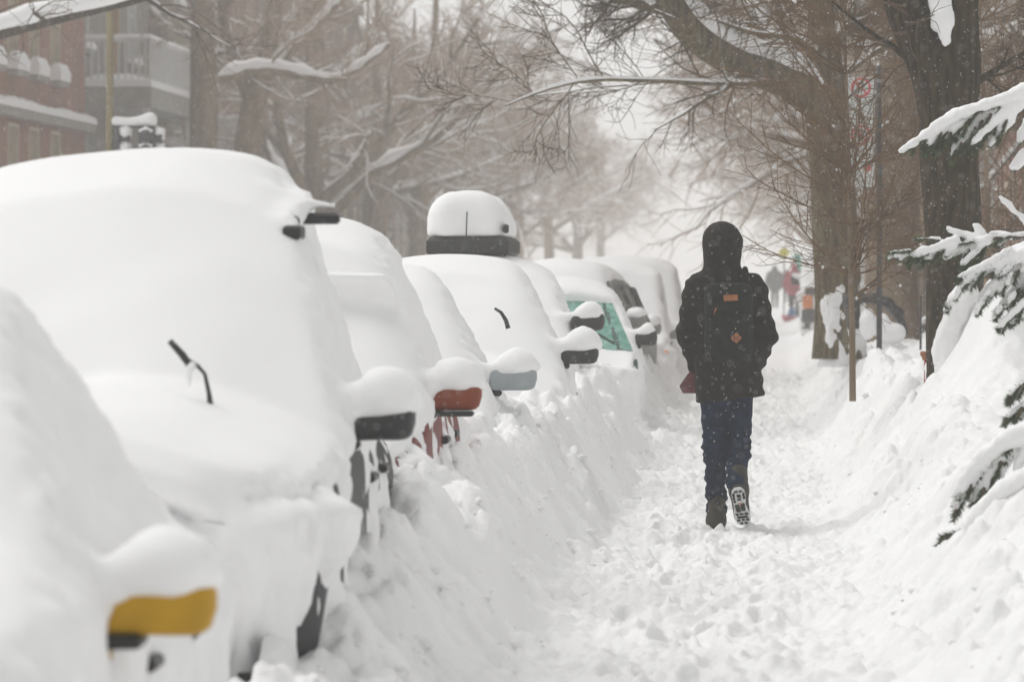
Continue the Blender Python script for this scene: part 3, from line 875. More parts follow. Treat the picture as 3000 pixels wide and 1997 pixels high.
def tree_meshes(seed, height=12.0, trunk_r=0.22, fork=3.0, limbs=5, lean=(0, 0), spread=(32, 62), k=(7, 8, 7), droop=0.03, limb_len=5.5, twig_r=0.0065, deep=1.0):
    rng = np.random.default_rng(seed)
    tr = np.array([[0, 0, -0.6], [0, 0, fork * 0.35], [lean[0] * 0.3, lean[1] * 0.3, fork * 0.8], [lean[0] * 0.6, lean[1] * 0.6, fork * 1.15],
                   [lean[0], lean[1], fork * 1.7], [lean[0] * 1.2, lean[1] * 1.2, height * 0.72]])
    tr[1:, :2] += rng.normal(0, 0.05, (5, 2))
    trr = np.array([1.25, 1.0, 0.92, 0.80, 0.45, 0.12]) * trunk_r
    # finer curve
    s = np.linspace(0, 5, 16); tp = np.stack([np.interp(s, np.arange(6), tr[:, j]) for j in range(3)], 1); trr = np.interp(s, np.arange(6), trr)
    for _ in range(2): tp[1:-1] = (tp[:-2] + 2 * tp[1:-1] + tp[2:]) / 4
    trunk = tubes(tp[None], trr[None], 12)
    az = rng.random() * 6.28 + np.arange(limbs) * 6.283 / limbs + rng.normal(0, 0.3, limbs)
    el = np.radians(rng.uniform(spread[0], spread[1], limbs))
    z0 = fork * rng.uniform(0.82, 1.35, limbs)
    st = np.stack([np.interp(z0, tp[:, 2], tp[:, 0]), np.interp(z0, tp[:, 2], tp[:, 1]), z0], 1)
    d = np.stack([np.cos(az) * np.cos(el), np.sin(az) * np.cos(el), np.sin(el)], 1)
    p1, r1 = grow(st, d, limb_len * rng.uniform(0.8, 1.2, limbs), np.full(limbs, trunk_r * 0.52), np.full(limbs, trunk_r * 0.10), 11, 0.13, droop, rng)
    s2 = shoots(p1, r1, k[0], rng, 0.18, 1.0, (28, 62), (0.35, 0.65), 0.62)
    t2, tr2 = shoots(tp[None, 8:], trr[None, 8:], 6, rng, 0.1, 0.95, (35, 70), (0.5, 0.9), 0.6)[0:2], None
    p2, r2 = grow(s2[0], s2[1], s2[2], s2[3], s2[3] * 0.2, 8, 0.15, 0.02, rng)
    s3 = shoots(p2, r2, k[1], rng, 0.15, 1.0, (28, 65), (0.35, 0.70), 0.6)
    p3, r3 = grow(s3[0], s3[1], s3[2], np.maximum(s3[3], twig_r * 1.3), np.full(len(s3[3]), twig_r), 6, 0.17, 0.0, rng)
    s4 = shoots(p3, r3, k[2], rng, 0.1, 1.0, (25, 65), (0.4, 0.9), 0.7)
    p4, r4 = grow(s4[0], s4[1], np.maximum(s4[2], 0.25), np.full(len(s4[2]), twig_r * 0.9), np.full(len(s4[2]), twig_r * 0.5), 4, 0.20, -0.02, rng)
    limb = join_arrays([tubes(p1, r1, 8), tubes(p2, r2, 6)])
    twig = join_arrays([tubes(p3, r3, 4), tubes(p4, r4, 3)])
    sn = [x for x in (snow_on(p1, r1, rng, deep, 0.012, 8), snow_on(p2, r2, rng, deep, 0.008, 6), snow_on(p3, r3, rng, deep * 0.7, 0.006, 4)) if x]
    return trunk, limb, twig, join_arrays(sn)

def tree(name, label, loc, ms, rz=0.0, sc=1.0, group=None, far=True):
    t = thing(name, label, 'tree', loc, rz, group)
    t.scale = (sc, sc, sc)
    obj('trunk', ms[0], None, t); obj('limbs', ms[1], None, t); obj('twigs', ms[2], None, t, kind='stuff'); obj('branch_snow', ms[3], None, t, kind='stuff')
    return t

def pack(parts, tag_, bark, twig):
    out = []
    for nm, (V, F), m in zip(('trunk', 'limbs', 'twigs', 'branch_snow'), parts, (bark, bark, twig, MT['snow'])):
        me = mk_mesh(nm, V, F); me.materials.append(m); out.append(me)
    return out

VAR = [pack(tree_meshes(100 + i, trunk_r=0.22 + 0.03 * i, fork=2.5 + 0.45 * (i % 3), limbs=5 + i % 2, limb_len=5.2 + 0.35 * i,
        spread=((18, 52), (25, 60), (30, 65), (15, 50))[i], k=(8, 9, 9), deep=1.2, twig_r=0.0075), i, MT['bark_hazed'], MT['twig_hazed']) for i in range(4)]
GL = 'bare trees along the far side of the street'
left = [(-10.4, 108, 3, 0.4, 1.0), (-10.7, 130, 2, 2.2, 1.05), (-11.9, 160, 1, 2.7, 1.15), (-11.6, 137, 0, 4.1, 1.05), 
        (-11.6, 171, 3, 1.1, 1.05), (-11.4, 192, 2, 5.0, 1.1), (-11.4, 216, 0, 3.3, 1.1), (-11.4, 245, 1, 0.9, 1.1), (-11.4, 280, 3, 2.0, 1.1), (-11.4, 320, 2, 4.0, 1.1)]
for i, (x, y, v, r, s) in enumerate(left):
    lb = 'bare snow-dusted tree fading into the haze across the street'
    tree('bare_tree', lb, (x, y, Hz(x, y)), VAR[v], r, s, GL)
right = [(1.5, 57, 1, 5.4, 1.2), (1.9, 72, 2, 3.6, 1.25), (2.2, 64, 1, 3.0, 0.95), (1.9, 80, 0, 2.1, 0.95), (2.4, 97, 2, 0.5, 1.0), (2.6, 118, 3, 4.2, 1.0), (2.4, 142, 1, 1.2, 1.0), (2.4, 170, 0, 5.1, 1.05), (2.6, 205, 2, 2.2, 1.1), (2.6, 245, 3, 3.6, 1.1), (2.6, 290, 1, 0.3, 1.1)]
for i, (x, y, v, r, s) in enumerate(right):
    tree('bare_tree', 'bare tree on the right beyond the big trunks, blurred by falling snow', (x, y, Hz(x, y)), VAR[v], r, s, 'bare trees beyond the footpath')

def explicit_tree(name, label, curves, seed, k=(9, 8, 7), bark=None, twig_r=0.005, deep=1.0, sides=14, twm=None, fine=(0.30, 0.55)):
    """a tree whose trunk and main limbs follow given world curves [(pts, radii)]"""
    rng = np.random.default_rng(seed)
    base = np.array(curves[0][0][0], float)
    t = thing(name, label, 'tree', tuple(base))
    tw, sn, lm = [], [], []
    for ci, (pts, rad) in enumerate(curves):
        pts = np.array(pts, float) - base; n = 18
        s = np.linspace(0, len(pts) - 1, n)
        p = np.stack([np.interp(s, np.arange(len(pts)), pts[:, j]) for j in range(3)], 1); r = np.interp(s, np.arange(len(pts)), rad)
        for _ in range(3):
            p[1:-1] = (p[:-2] + 2 * p[1:-1] + p[2:]) / 4
        if ci == 0:
            V, F = tubes(p[None], r[None], sides * 2)
            N_ = normals(V, F)
            V = V + N_ * (0.016 * (vnoise(V[:, 0] * 22, V[:, 1] * 22, V[:, 2] * 3, seed) - 0.5) + 0.03 * (vnoise(V[:, 0] * 5, V[:, 1] * 5, V[:, 2] * 1.6, seed + 1) - 0.5))[:, None] * (r.max() / 0.22)
            obj('trunk', mk_mesh('trunk', V, F), bark or MT['bark'], t)
        else:
            lm.append(tubes(p[None], r[None], sides))
            q = snow_on(p[None], r[None], rng, deep * (1.05 if r.max() > 0.04 else 0.55), 0.01, 10, 1.15, r.max() < 0.13)
            if q: sn.append(q)
            s2 = shoots(p[None], r[None], k[0], rng, 0.12, 1.0, (30, 70), fine, 0.42)
            p2, r2 = grow(s2[0], s2[1], s2[2], np.minimum(s2[3], 0.03), np.full(len(s2[3]), 0.006), 8, 0.16, 0.03, rng)
            s3 = shoots(p2, r2, k[1], rng, 0.1, 1.0, (28, 65), (0.35, 0.7), 0.6)
            p3, r3 = grow(s3[0], s3[1], s3[2], np.maximum(s3[3], twig_r), np.full(len(s3[3]), twig_r * 0.8), 6, 0.18, 0.0, rng)
            s4 = shoots(p3, r3, k[2], rng, 0.1, 1.0, (25, 65), (0.45, 0.9), 0.7)
            p4, r4 = grow(s4[0], s4[1], np.maximum(s4[2], 0.15), np.full(len(s4[2]), twig_r * 0.8), np.full(len(s4[2]), twig_r * 0.45), 5, 0.2, 0.0, rng)
            lm.append(tubes(p2, r2, 6)); tw += [tubes(p3, r3, 4), tubes(p4, r4, 3)]
            for q in (snow_on(p2, r2, rng, deep * 0.5, 0.008, 5),):
                if q: sn.append(q)
    V, F = join_arrays(lm); obj('limbs', mk_mesh('limbs', V, F), bark or MT['bark'], t)
    V, F = join_arrays(tw); obj('twigs', mk_mesh('twigs', V, F), twm or MT['twig'], t, kind='stuff')
    if sn:
        V, F = join_arrays(sn); obj('branch_snow', mk_mesh('branch_snow', V, F), MT['snow'], t, kind='stuff')
    return t

# the dark forked trunk at the right
Y1 = 33.0
T1 = explicit_tree('forked_tree', 'dark forked trunk with snow caught in its crotch and on its foot',
    [([P(2800, 1260, Y1), P(2800, 1100, Y1), P(2793, 800, Y1), P(2788, 560, Y1), P(2780, 330, Y1), P(2778, 180, Y1), P(2812, 60, Y1), P(2822, -120, Y1), P(2830, -500, Y1)],
      [0.235, 0.205, 0.192, 0.198, 0.20, 0.215, 0.135, 0.125, 0.08]),
     ([P(2762, 330, Y1), P(2740, 210, Y1), P(2690, 110, Y1), P(2642, 0, Y1), P(2590, -160, Y1), P(2540, -420, Y1)], [0.17, 0.165, 0.155, 0.14, 0.12, 0.06]),
     ([P(2850, 250, Y1), P(2900, 215, Y1 + .2), P(2960, 180, Y1 + .4), P(3060, 120, Y1 + .6)], [0.03, 0.022, 0.018, 0.012])],
    301, k=(7, 7, 6), twig_r=0.004, deep=0.0)
# snow packed in the fork and plastered on the foot
def blob(name, lo, hi, h, fn, mat, parent, relax=2, disp=0.0, seed=1, dscale=9.0):
    (X, Y, Z), ax = grid(lo, hi, h)
    V, F = nets(fn(X, Y, Z), ax, relax)
    if disp > 0:
        V = V + normals(V, F) * (disp * (vnoise(V[:, 0] * dscale, V[:, 1] * dscale, V[:, 2] * dscale, seed) - 0.5) + disp * 0.5 * (vnoise(V[:, 0] * dscale * 3, V[:, 1] * dscale * 3, V[:, 2] * dscale * 3, seed + 1) - 0.5))[:, None]
    o = obj(name, mk_mesh(name, V, F), mat, parent)
    return o
b0 = np.array(T1.location)
def rel(p): return np.array(p) - b0
def crotch(X, Y, Z):
    a = rel(P(2735, -30, Y1)) + (0, -0.13, 0); c = rel(P(2758, 60, Y1)) + (0, -0.17, 0); e = rel(P(2768, 125, Y1)) + (0, -0.19, 0)
    a2 = rel(P(2775, -20, Y1)) + (0, -0.13, 0)
    return smin(smin(capsule(X, Y, Z, a, c, 0.05, 0.07), capsule(X, Y, Z, c, e, 0.07, 0.03), 0.05), capsule(X, Y, Z, a2, c, 0.04, 0.06), 0.05)
c0 = rel(P(2755, 50, Y1))
blob('crotch_snow', (c0[0] - .35, c0[1] - .4, c0[2] - .4), (c0[0] + .35, c0[1] + .1, c0[2] + .4), 0.014, crotch, MT['snow_car'], T1, 2, 0.03, 5, 12)
def foot(X, Y, Z):
    q = rel(P(2800, 1000, Y1))
    r = np.sqrt((X - q[0])**2 + (Y - q[1])**2) - 0.205
    top = 0.80 + 0.12 * np.sin(X * 9 + 1.0) - 0.9 * np.clip(-(X - q[0]) - 0.02, 0, 1) * 1.6
    n = vnoise(X * 11, Y * 11, Z * 5, 9) - 0.5
    ang = (X - q[0])
    t = 0.055 - 0.5 * np.clip(-(ang + 0.08), 0, 1) + 0.10 * n - 0.10 * sstep((Z - top) / 0.15) - 0.02
    return r - t
q = rel(P(2800, 1000, Y1))
blob('foot_snow', (q[0] - .33, q[1] - .33, -0.2), (q[0] + .33, q[1] + .1, 1.05), 0.02, foot, MT['snow_rough'], T1, 1, 0.02, 8, 14)

# the second big tree with the long limb that reaches over the path
Y2 = 48.0
T2 = explicit_tree('leaning_tree', 'big trunk behind the walking person with a thick snowy limb arching left',
    [([P(2462, 1050, Y2), P(2462, 960, Y2), P(2455, 800, Y2), P(2440, 560, Y2), P(2425, 350, Y2), P(2412, 200, Y2), P(2408, 60, Y2), P(2415, -100, Y2), P(2420, -400, Y2)],
      [0.27, 0.245, 0.235, 0.225, 0.22, 0.19, 0.15, 0.13, 0.08]),
     ([P(2430, 330, Y2), P(2370, 265, Y2 - .1), P(2270, 220, Y2 - .3), P(2150, 185, Y2 - .6), P(2050, 125, Y2 - .9), P(1975, 40, Y2 - 1.2), P(1930, -60, Y2 - 1.5), P(1880, -250, Y2 - 1.8)],
      [0.20, 0.185, 0.172, 0.165, 0.155, 0.14, 0.115, 0.06]),
     ([P(1960, 30, Y2 - 1.2), P(1880, 15, Y2 - 1.3), P(1800, -10, Y2 - 1.5), P(1650, -60, Y2 - 1.8)], [0.07, 0.055, 0.045, 0.03]),
     ([P(2330, 215, Y2 + .1), P(2290, 140, Y2 + .2), P(2235, 60, Y2 + .3), P(2180, -30, Y2 + .4), P(2100, -200, Y2 + .4)], [0.075, 0.07, 0.065, 0.06, 0.04]),
     ([P(2300, 236, Y2 - .4), P(2150, 250, Y2 - .8), P(2020, 242, Y2 - 1.1), P(1860, 235, Y2 - 1.4), P(1720, 230, Y2 - 1.8), P(1600, 260, Y2 - 2.1), P(1480, 310, Y2 - 2.4)], [0.03, 0.026, 0.023, 0.02, 0.017, 0.013, 0.007]),
     ([P(2420, 180, Y2), P(2330, 110, Y2 - .4), P(2200, 100, Y2 - .8), P(2050, 40, Y2 - 1.0)], [0.04, 0.03, 0.022, 0.012]),
     ([P(2440, 120, Y2), P(2520, 40, Y2 + .2), P(2600, -60, Y2 + .3)], [0.09, 0.07, 0.05]),
     ([P(2440, 250, Y2), P(2540, 170, Y2 + .4), P(2640, 100, Y2 + .6), P(2720, 60, Y2 + .8)], [0.03, 0.025, 0.018, 0.01])],
    402, k=(9, 8, 8), twig_r=0.0045, deep=1.15, bark=MT['bark_olive'])
q2 = np.array(T2.location)
def foot2(X, Y, Z):
    r = np.sqrt((X)**2 + (Y)**2) - 0.262
    n = vnoise(X * 9, Y * 9, Z * 4, 19) - 0.5 + 0.8 * (vnoise(X * 26, Y * 26, Z * 10, 29) - 0.5)
    return r - (-0.012 - 0.25 * np.clip(-(X + 0.10), 0, 1) + 0.085 * n - 0.06 * sstep((Z - 0.55) / 0.3))
blob('foot_snow', (-.42, -.42, -0.1), (.42, .12, 1.0), 0.025, foot2, MT['snow_rough'], T2, 1, 0.02, 8, 14)

# a snowy limb of a tree that stands out of frame at the upper left
Y3 = 60.0
explicit_tree('overhanging_tree', 'thick snow-laden limb crossing the upper left corner',
    [([P(-520, 1240, Y3), P(-520, 600, Y3), P(-510, 300, Y3), P(-500, 100, Y3), P(-480, -300, Y3)], [0.34, 0.30, 0.28, 0.22, 0.12]),
     ([P(-505, 260, Y3), P(-300, 190, Y3), P(-60, 112, Y3), P(120, 62, Y3), P(300, 22, Y3), P(440, -12, Y3), P(640, -70, Y3)], [0.13, 0.11, 0.092, 0.085, 0.072, 0.06, 0.035])],
    511, k=(5, 6, 5), twig_r=0.006, deep=1.45)

explicit_tree('olive_trunk_tree', 'thick olive trunk rising behind the snowy car roof at left',
    [([P(600, 1030, 97), P(600, 700, 97), P(598, 400, 97), P(597, 150, 97), P(592, 0, 97), P(585, -300, 97)], [0.36, 0.31, 0.29, 0.27, 0.23, 0.12]),
     ([P(590, 140, 97), P(560, 110, 97), P(520, 100, 97), P(480, 70, 97), P(440, 20, 97)], [0.05, 0.045, 0.04, 0.03, 0.02]),
     ([P(610, 170, 97), P(650, 150, 97), P(700, 170, 97), P(760, 120, 97)], [0.07, 0.06, 0.05, 0.03]),
     ([P(600, 60, 97), P(640, 0, 97), P(680, -120, 97)], [0.10, 0.09, 0.06]),
     ([P(590, 40, 97), P(540, -40, 97), P(500, -160, 97)], [0.10, 0.08, 0.05])],
    915, k=(6, 7, 6), twig_r=0.007, deep=1.3, bark=MT['bark_hazed'], twm=MT['twig_hazed'])

# branches of street trees that hang into the picture at the left
explicit_tree('snowy_branch_tree', 'tree whose long snowy branch bends across the left background',
    [([P(700, 1080, 92), P(720, 480, 92), P(740, 300, 92), P(770, 230, 92), P(800, 60, 92), P(830, -200, 92)], [0.30, 0.27, 0.24, 0.20, 0.16, 0.10]),
     ([P(640, 240, 90), P(700, 212, 90), P(780, 200, 90), P(860, 215, 90), P(950, 240, 90), P(1000, 240, 90), P(1060, 195, 90), P(1140, 130, 90)], [0.10, 0.10, 0.095, 0.09, 0.08, 0.075, 0.06, 0.04]),
     ([P(770, 240, 92), P(850, 150, 92), P(950, 60, 92), P(1010, -40, 92)], [0.12, 0.10, 0.08, 0.06]),
     ([P(735, 300, 92), P(690, 180, 92), P(655, 60, 92), P(640, -80, 92)], [0.14, 0.12, 0.10, 0.07])],
    612, k=(10, 9, 8), twig_r=0.0075, deep=1.3, bark=MT['bark_hazed'], twm=MT['twig_hazed'])
explicit_tree('snowy_branch_tree', 'trunk right of the roof rail with broad snow-covered low limbs',
    [([P(938, 1020, 118), P(940, 600, 118), P(940, 440, 118), P(935, 300, 118), P(930, 120, 118), P(925, -200, 118)], [0.26, 0.24, 0.23, 0.20, 0.17, 0.10]),
     ([P(945, 605, 118), P(1010, 575, 117.5), P(1090, 520, 117), P(1170, 455, 116.5), P(1230, 400, 116), P(1330, 330, 116), P(1420, 250, 116), P(1530, 80, 116)], [0.07, 0.065, 0.06, 0.055, 0.05, 0.035, 0.025, 0.012]),
     ([P(945, 530, 118), P(1000, 505, 118), P(1080, 497, 118), P(1140, 490, 118), P(1180, 460, 118), P(1260, 430, 118)], [0.085, 0.08, 0.075, 0.07, 0.06, 0.04]),
     ([P(945, 440, 118), P(1000, 390, 118), P(1060, 340, 118), P(1200, 300, 118), P(1330, 200, 118), P(1400, 60, 118)], [0.09, 0.08, 0.07, 0.05, 0.04, 0.03]),
     ([P(935, 300, 118), P(990, 200, 118), P(1080, 140, 118), P(1150, 20, 118)], [0.09, 0.075, 0.06, 0.04])],
    713, k=(9, 9, 8), twig_r=0.009, deep=1.6, bark=MT['bark_hazed'], twm=MT['twig_hazed'])
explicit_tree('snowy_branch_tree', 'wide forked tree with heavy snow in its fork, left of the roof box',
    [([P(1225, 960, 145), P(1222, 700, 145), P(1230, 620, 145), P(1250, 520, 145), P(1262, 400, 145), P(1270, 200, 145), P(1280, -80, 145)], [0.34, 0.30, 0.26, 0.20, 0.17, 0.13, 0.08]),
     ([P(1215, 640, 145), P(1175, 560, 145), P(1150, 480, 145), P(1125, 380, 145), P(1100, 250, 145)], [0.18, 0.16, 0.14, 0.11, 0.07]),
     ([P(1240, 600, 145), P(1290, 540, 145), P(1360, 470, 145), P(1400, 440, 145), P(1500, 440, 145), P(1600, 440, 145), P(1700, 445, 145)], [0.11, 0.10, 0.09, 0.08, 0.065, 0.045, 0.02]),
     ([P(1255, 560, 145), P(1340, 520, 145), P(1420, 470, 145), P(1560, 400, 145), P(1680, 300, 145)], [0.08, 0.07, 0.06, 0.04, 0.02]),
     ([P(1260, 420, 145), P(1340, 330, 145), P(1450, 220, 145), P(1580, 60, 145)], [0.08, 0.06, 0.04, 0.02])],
    814, k=(10, 9, 8), twig_r=0.010, deep=1.6, bark=MT['bark_hazed'], twm=MT['twig_hazed'])

# slender young tree with a cloud of fine reddish twigs
def sapling(label, px, py, Ys, N, seed, rr=1.0, reach=(0.6, 1.25), bias=-0.22, tufts=42, lo=0.28, name='young_tree', cat='tree'):
    rng = np.random.default_rng(seed)
    base = P(px, py, Ys)
    t = thing(name, label, cat, tuple(base))
    st = np.array([P(px + dx, y_ + (py - 1175) * max(0, (y_ - 250) / 925), Ys) for dx, y_ in ((0, 1175), (-1, 1000), (-4, 850), (-8, 650), (-12, 450), (-18, 250), (-28, 40), (-33, -200))]) - base
    rad = np.array([0.026, 0.024, 0.022, 0.020, 0.016, 0.012, 0.009, 0.005]) * rr
    s = np.linspace(0, 7, 20); p = np.stack([np.interp(s, np.arange(8), st[:, j]) for j in range(3)], 1); r = np.interp(s, np.arange(8), rad)
    V, F = tubes(p[None], r[None], 10); obj('trunk', mk_mesh('trunk', V, F), MT['bark_hazed'], t)
    # side stems
    z = rng.uniform(lo, 0.95, N); f = z * 19; i = np.clip(f.astype(int), 0, 18)
    start = p[i]
    az = rng.uniform(0, 6.28, N); el = np.radians(rng.uniform(-5, 48, N))
    d = np.stack([np.cos(az) * np.cos(el), np.sin(az) * np.cos(el) * 0.7, np.sin(el)], 1)
    d[:, 0] += bias
    p1, r1 = grow(start, d, rng.uniform(reach[0], reach[1], N), np.full(N, 0.0085), np.full(N, 0.003), 9, 0.10, 0.05, rng)
    s2 = shoots(p1, r1, 9, rng, 0.08, 1.0, (25, 60), (0.30, 0.62), 0.7)
    p2, r2 = grow(s2[0], s2[1], s2[2], np.minimum(s2[3], 0.0042), np.full(len(s2[3]), 0.0017), 7, 0.12, 0.03, rng)
    s3 = shoots(p2, r2, 4, rng, 0.1, 1.0, (25, 60), (0.3, 0.7), 0.7)
    p3, r3 = grow(s3[0], s3[1], s3[2], np.full(len(s3[3]), 0.0021), np.full(len(s3[3]), 0.0012), 5, 0.15, 0.02, rng)
    V, F = tubes(p1, r1, 5); obj('limbs', mk_mesh('limbs', V, F), MT['twig_red'], t)
    V, F = join_arrays([tubes(p2, r2, 4), tubes(p3, r3, 3)]); obj('twigs', mk_mesh('twigs', V, F), MT['twig_red'], t, kind='stuff')
    # little tufts of snow caught on it
    bm = bmesh.new()
    for k in range(tufts):
        c = p2[rng.integers(len(p2)), rng.integers(1, 5)] if k % 3 else p1[rng.integers(N), rng.integers(0, 4)]
        bmesh.ops.create_icosphere(bm, subdivisions=2, radius=rng.uniform(0.005, 0.016), matrix=Matrix.Translation(Vector(c) + Vector((0, 0, 0.008))) @ Matrix.Diagonal((rng.uniform(.8, 1.5), 1, rng.uniform(.6, 1.4), 1)))
    me = bpy.data.meshes.new('snow_tufts'); bm.to_mesh(me); bm.free()
    V = np.array([v.co[:] for v in me.vertices])
    obj('snow_tufts', me, MT['snow'], t, kind='stuff')
sapling('slender young tree with a cloud of fine reddish twigs', 2498, 1175, 35.0, 72, 77)
sapling('brown leafless shrub filling the gap just left of the dark forked trunk', 2640, 960, 47.0, 60, 78, 1.0, (0.7, 1.5), 0.0, 24, 0.15, 'leafless_shrub', 'shrub')
sapling('brown leafless shrub behind the right side of the dark forked trunk', 2900, 960, 41.0, 64, 79, 1.0, (0.6, 1.3), 0.0, 24, 0.25, 'leafless_shrub', 'shrub')
sapling('brown leafless shrub at the right edge above the spruce boughs', 3010, 940, 44.0, 50, 80, 1.0, (0.6, 1.3), 0.0, 18, 0.25, 'leafless_shrub', 'shrub')


# ------------------------------------------------------------------ the walking person
MT['parka'] = M('parka', (0.008, 0.006, 0.0045), 0.9, 0, 30.0, 0.35, 60.0, color2=(0.020, 0.015, 0.011), spec=0.2)
MT['jeans'] = M('jeans', (0.004, 0.010, 0.024), 0.9, 0, 24.0, 0.3, 80.0, color2=(0.010, 0.024, 0.052), spec=0.15)
MT['boot'] = M('boot', (0.018, 0.014, 0.009), 0.7, 0, 20.0, 0.2, 60.0, color2=(0.04, 0.032, 0.02))
MT['pack'] = M('pack', (0.006, 0.0065, 0.005), 0.9, 0, 22.0, 0.3, 70.0, color2=(0.014, 0.016, 0.011), spec=0.2)
MT['leather'] = M('leather', (0.30, 0.105, 0.035), 0.6, 0.15, 30.0, 0.2, 60.0)
MT['skin'] = M('skin', (0.45, 0.27, 0.20), 0.55, 0.08, 10.0)
MT['bag'] = M('bag', (0.13, 0.035, 0.035), 0.8, 0.3, 40.0, 0.2, 60.0)
PERSON = Vector((P(2125, 1540, 28.0)[0], 28.0, 0.0))
person = thing('person', 'person in black hooded parka and dark jeans walking away along the path', 'person', tuple(PERSON))

def sdf_part(name, lo, hi, h, fn, mat, parent, relax=2, disp=None):
    (X, Y, Z), ax = grid(lo, hi, h)
    V, F = nets(fn(X, Y, Z) + 0 * (X + Y + Z), ax, relax)
    if disp is not None:
        V = V + normals(V, F) * disp(*V.T)[:, None]
    return obj(name, mk_mesh(name, V, F), mat, parent)

def parka(X, Y, Z):
    wx = np.interp(Z, [0.74, 0.80, 1.00, 1.20, 1.36, 1.46, 1.53], [0.205, 0.203, 0.196, 0.200, 0.213, 0.185, 0.10])
    wy = np.interp(Z, [0.74, 1.00, 1.30, 1.46, 1.53], [0.165, 0.150, 0.150, 0.120, 0.09])
    cx = np.interp(Z, [0.74, 1.05, 1.3], [0.030, 0.012, 0.0])
    d = (np.sqrt(((X - cx) / wx)**2 + (Y / wy)**2) - 1) * 0.15
    zb = 0.765 - 0.035 * np.clip(-(X - 0.0) / 0.2, -0.35, 1)       # hem hangs lower on the left
    d = smax(d, zb - Z, 0.015); d = smax(d, Z - 1.52, 0.08)
    d = smin(d, capsule(X, Y, Z, (-0.02, 0.0, 1.42), (-0.02, 0.02, 1.58), 0.125, 0.105), 0.05)
    hood = ellip(X, Y, Z, (-0.018, 0.015, 1.672), (0.118, 0.138, 0.134))
    d = smin(d, hood, 0.05)
    for s, e in ((-1, (-0.222, -0.02, 1.145)), (1, (0.238, -0.03, 1.13))):
        sh = (s * 0.165, 0, 1.425)
        a = smin(capsule(X, Y, Z, sh, e, 0.078, 0.062), capsule(X, Y, Z, e, (s * 0.165, 0.135, 0.93), 0.062, 0.054), 0.03)
        d = smin(d, a, 0.035)
    face = capsule(X, Y, Z, (-0.018, 0.10, 1.66), (-0.018, 0.25, 1.66), 0.085)   # opening of the hood
    return smax(d, -face, 0.02)
def parka_folds(x, y, z):
    arm = sstep((np.abs(x) - 0.17) / 0.06)
    return (0.012 * (vnoise(x * 9, y * 9, z * 13, 3) - 0.5) + 0.006 * (vnoise(x * 25, y * 25, z * 25, 4) - 0.5)
            + arm * 0.005 * np.sin(z * 75 + x * 22 + 9 * vnoise(x * 6, y * 6, z * 6, 5)))
sdf_part('parka', (-0.40, -0.24, 0.68), (0.42, 0.30, 1.86), 0.011, parka, MT['parka'], person, 2, parka_folds)

def jeans(X, Y, Z):
    d = ellip(X, Y, Z, (0.01, 0.0, 0.86), (0.165, 0.13, 0.14))
    Lh, Lk, La = (-0.068, 0.0, 0.84), (-0.062, 0.02, 0.47), (-0.050, 0.0, 0.11)
    Rh, Rk, Ra = (0.086, 0.0, 0.84), (0.080, 0.02, 0.46), (0.066, -0.26, 0.285)
    d = smin(d, capsule(X, Y, Z, Lh, Lk, 0.086, 0.069), 0.05)
    d = smin(d, smin(capsule(X, Y, Z, Lk, La, 0.069, 0.058), capsule(X, Y, Z, (-0.052, 0.0, 0.22), (-0.050, 0.0, 0.12), 0.062, 0.054), 0.01), 0.03)
    r = smin(capsule(X, Y, Z, Rh, Rk, 0.082, 0.066), capsule(X, Y, Z, Rk, Ra, 0.066, 0.062), 0.03)
    d = np.minimum(d, r) if False else smin(d, r, 0.012)
    return smax(d, 0.085 - Z, 0.01)
def jeans_folds(x, y, z):
    low = sstep((0.75 - z) / 0.3)
    ph = 5 * vnoise(x * 7, y * 7, z * 5, 14)
    return low * (0.0055 * np.sin(z * 62 + x * 26 + 2 * ph) + 0.004 * np.sin(z * 120 - x * 30 + 3 * ph)) + 0.008 * (vnoise(x * 16, y * 16, z * 16, 15) - 0.5)
sdf_part('jeans', (-0.22, -0.40, 0.06), (0.24, 0.22, 1.02), 0.011, jeans, MT['jeans'], person, 2, jeans_folds)

def lboot(X, Y, Z):
    d = smin(capsule(X, Y, Z, (-0.050, -0.015, 0.17), (-0.052, -0.02, 0.06), 0.052, 0.055), capsule(X, Y, Z, (-0.055, -0.03, 0.048), (-0.065, 0.17, 0.040), 0.052, 0.045), 0.04)
    return smax(d, 0.004 - Z, 0.01)
sdf_part('boot', (-0.14, -0.14, -0.02), (0.04, 0.26, 0.25), 0.009, lboot, MT['boot'], person, 2)
ls = MB()
pts = [(-0.05 + 0.052 * math.cos(a) * (1 if math.sin(a) < 0 else 0.95), 0.06 + 0.155 * math.sin(a), -0.012) for a in np.linspace(0, 2 * math.pi, 20)[:-1]]
ls.poly(pts, 0.026, axis=2); ls.build('boot_sole', MT['rubber'], person)
# the lifted right foot shows its sole: heel up, toe down
heel, toe = np.array((0.078, -0.335, 0.262)), np.array((0.104, -0.225, 0.045))
ax_l = (toe - heel); flen = np.linalg.norm(ax_l); ax_l /= flen
nrm = np.array((0.05, -1.0, -0.42)); nrm -= (nrm @ ax_l) * ax_l; nrm /= np.linalg.norm(nrm)
ax_w = np.cross(nrm, ax_l)
def fp(u, v, w): return tuple(heel + ax_l * u * flen + ax_w * v + nrm * w)   # along, across, out
def rboot(X, Y, Z):
    h = heel + ax_l * 0.05 - nrm * 0.05; t_ = toe - ax_l * 0.035 - nrm * 0.04
    return smin(capsule(X, Y, Z, h, t_, 0.053, 0.048), capsule(X, Y, Z, h + ax_l * -0.01, h - nrm * 0.06 + np.array((0, 0, 0.07)), 0.053, 0.055), 0.04)
sdf_part('boot', (-0.02, -0.44, -0.02), (0.22, -0.06, 0.42), 0.009, rboot, MT['boot'], person, 2)
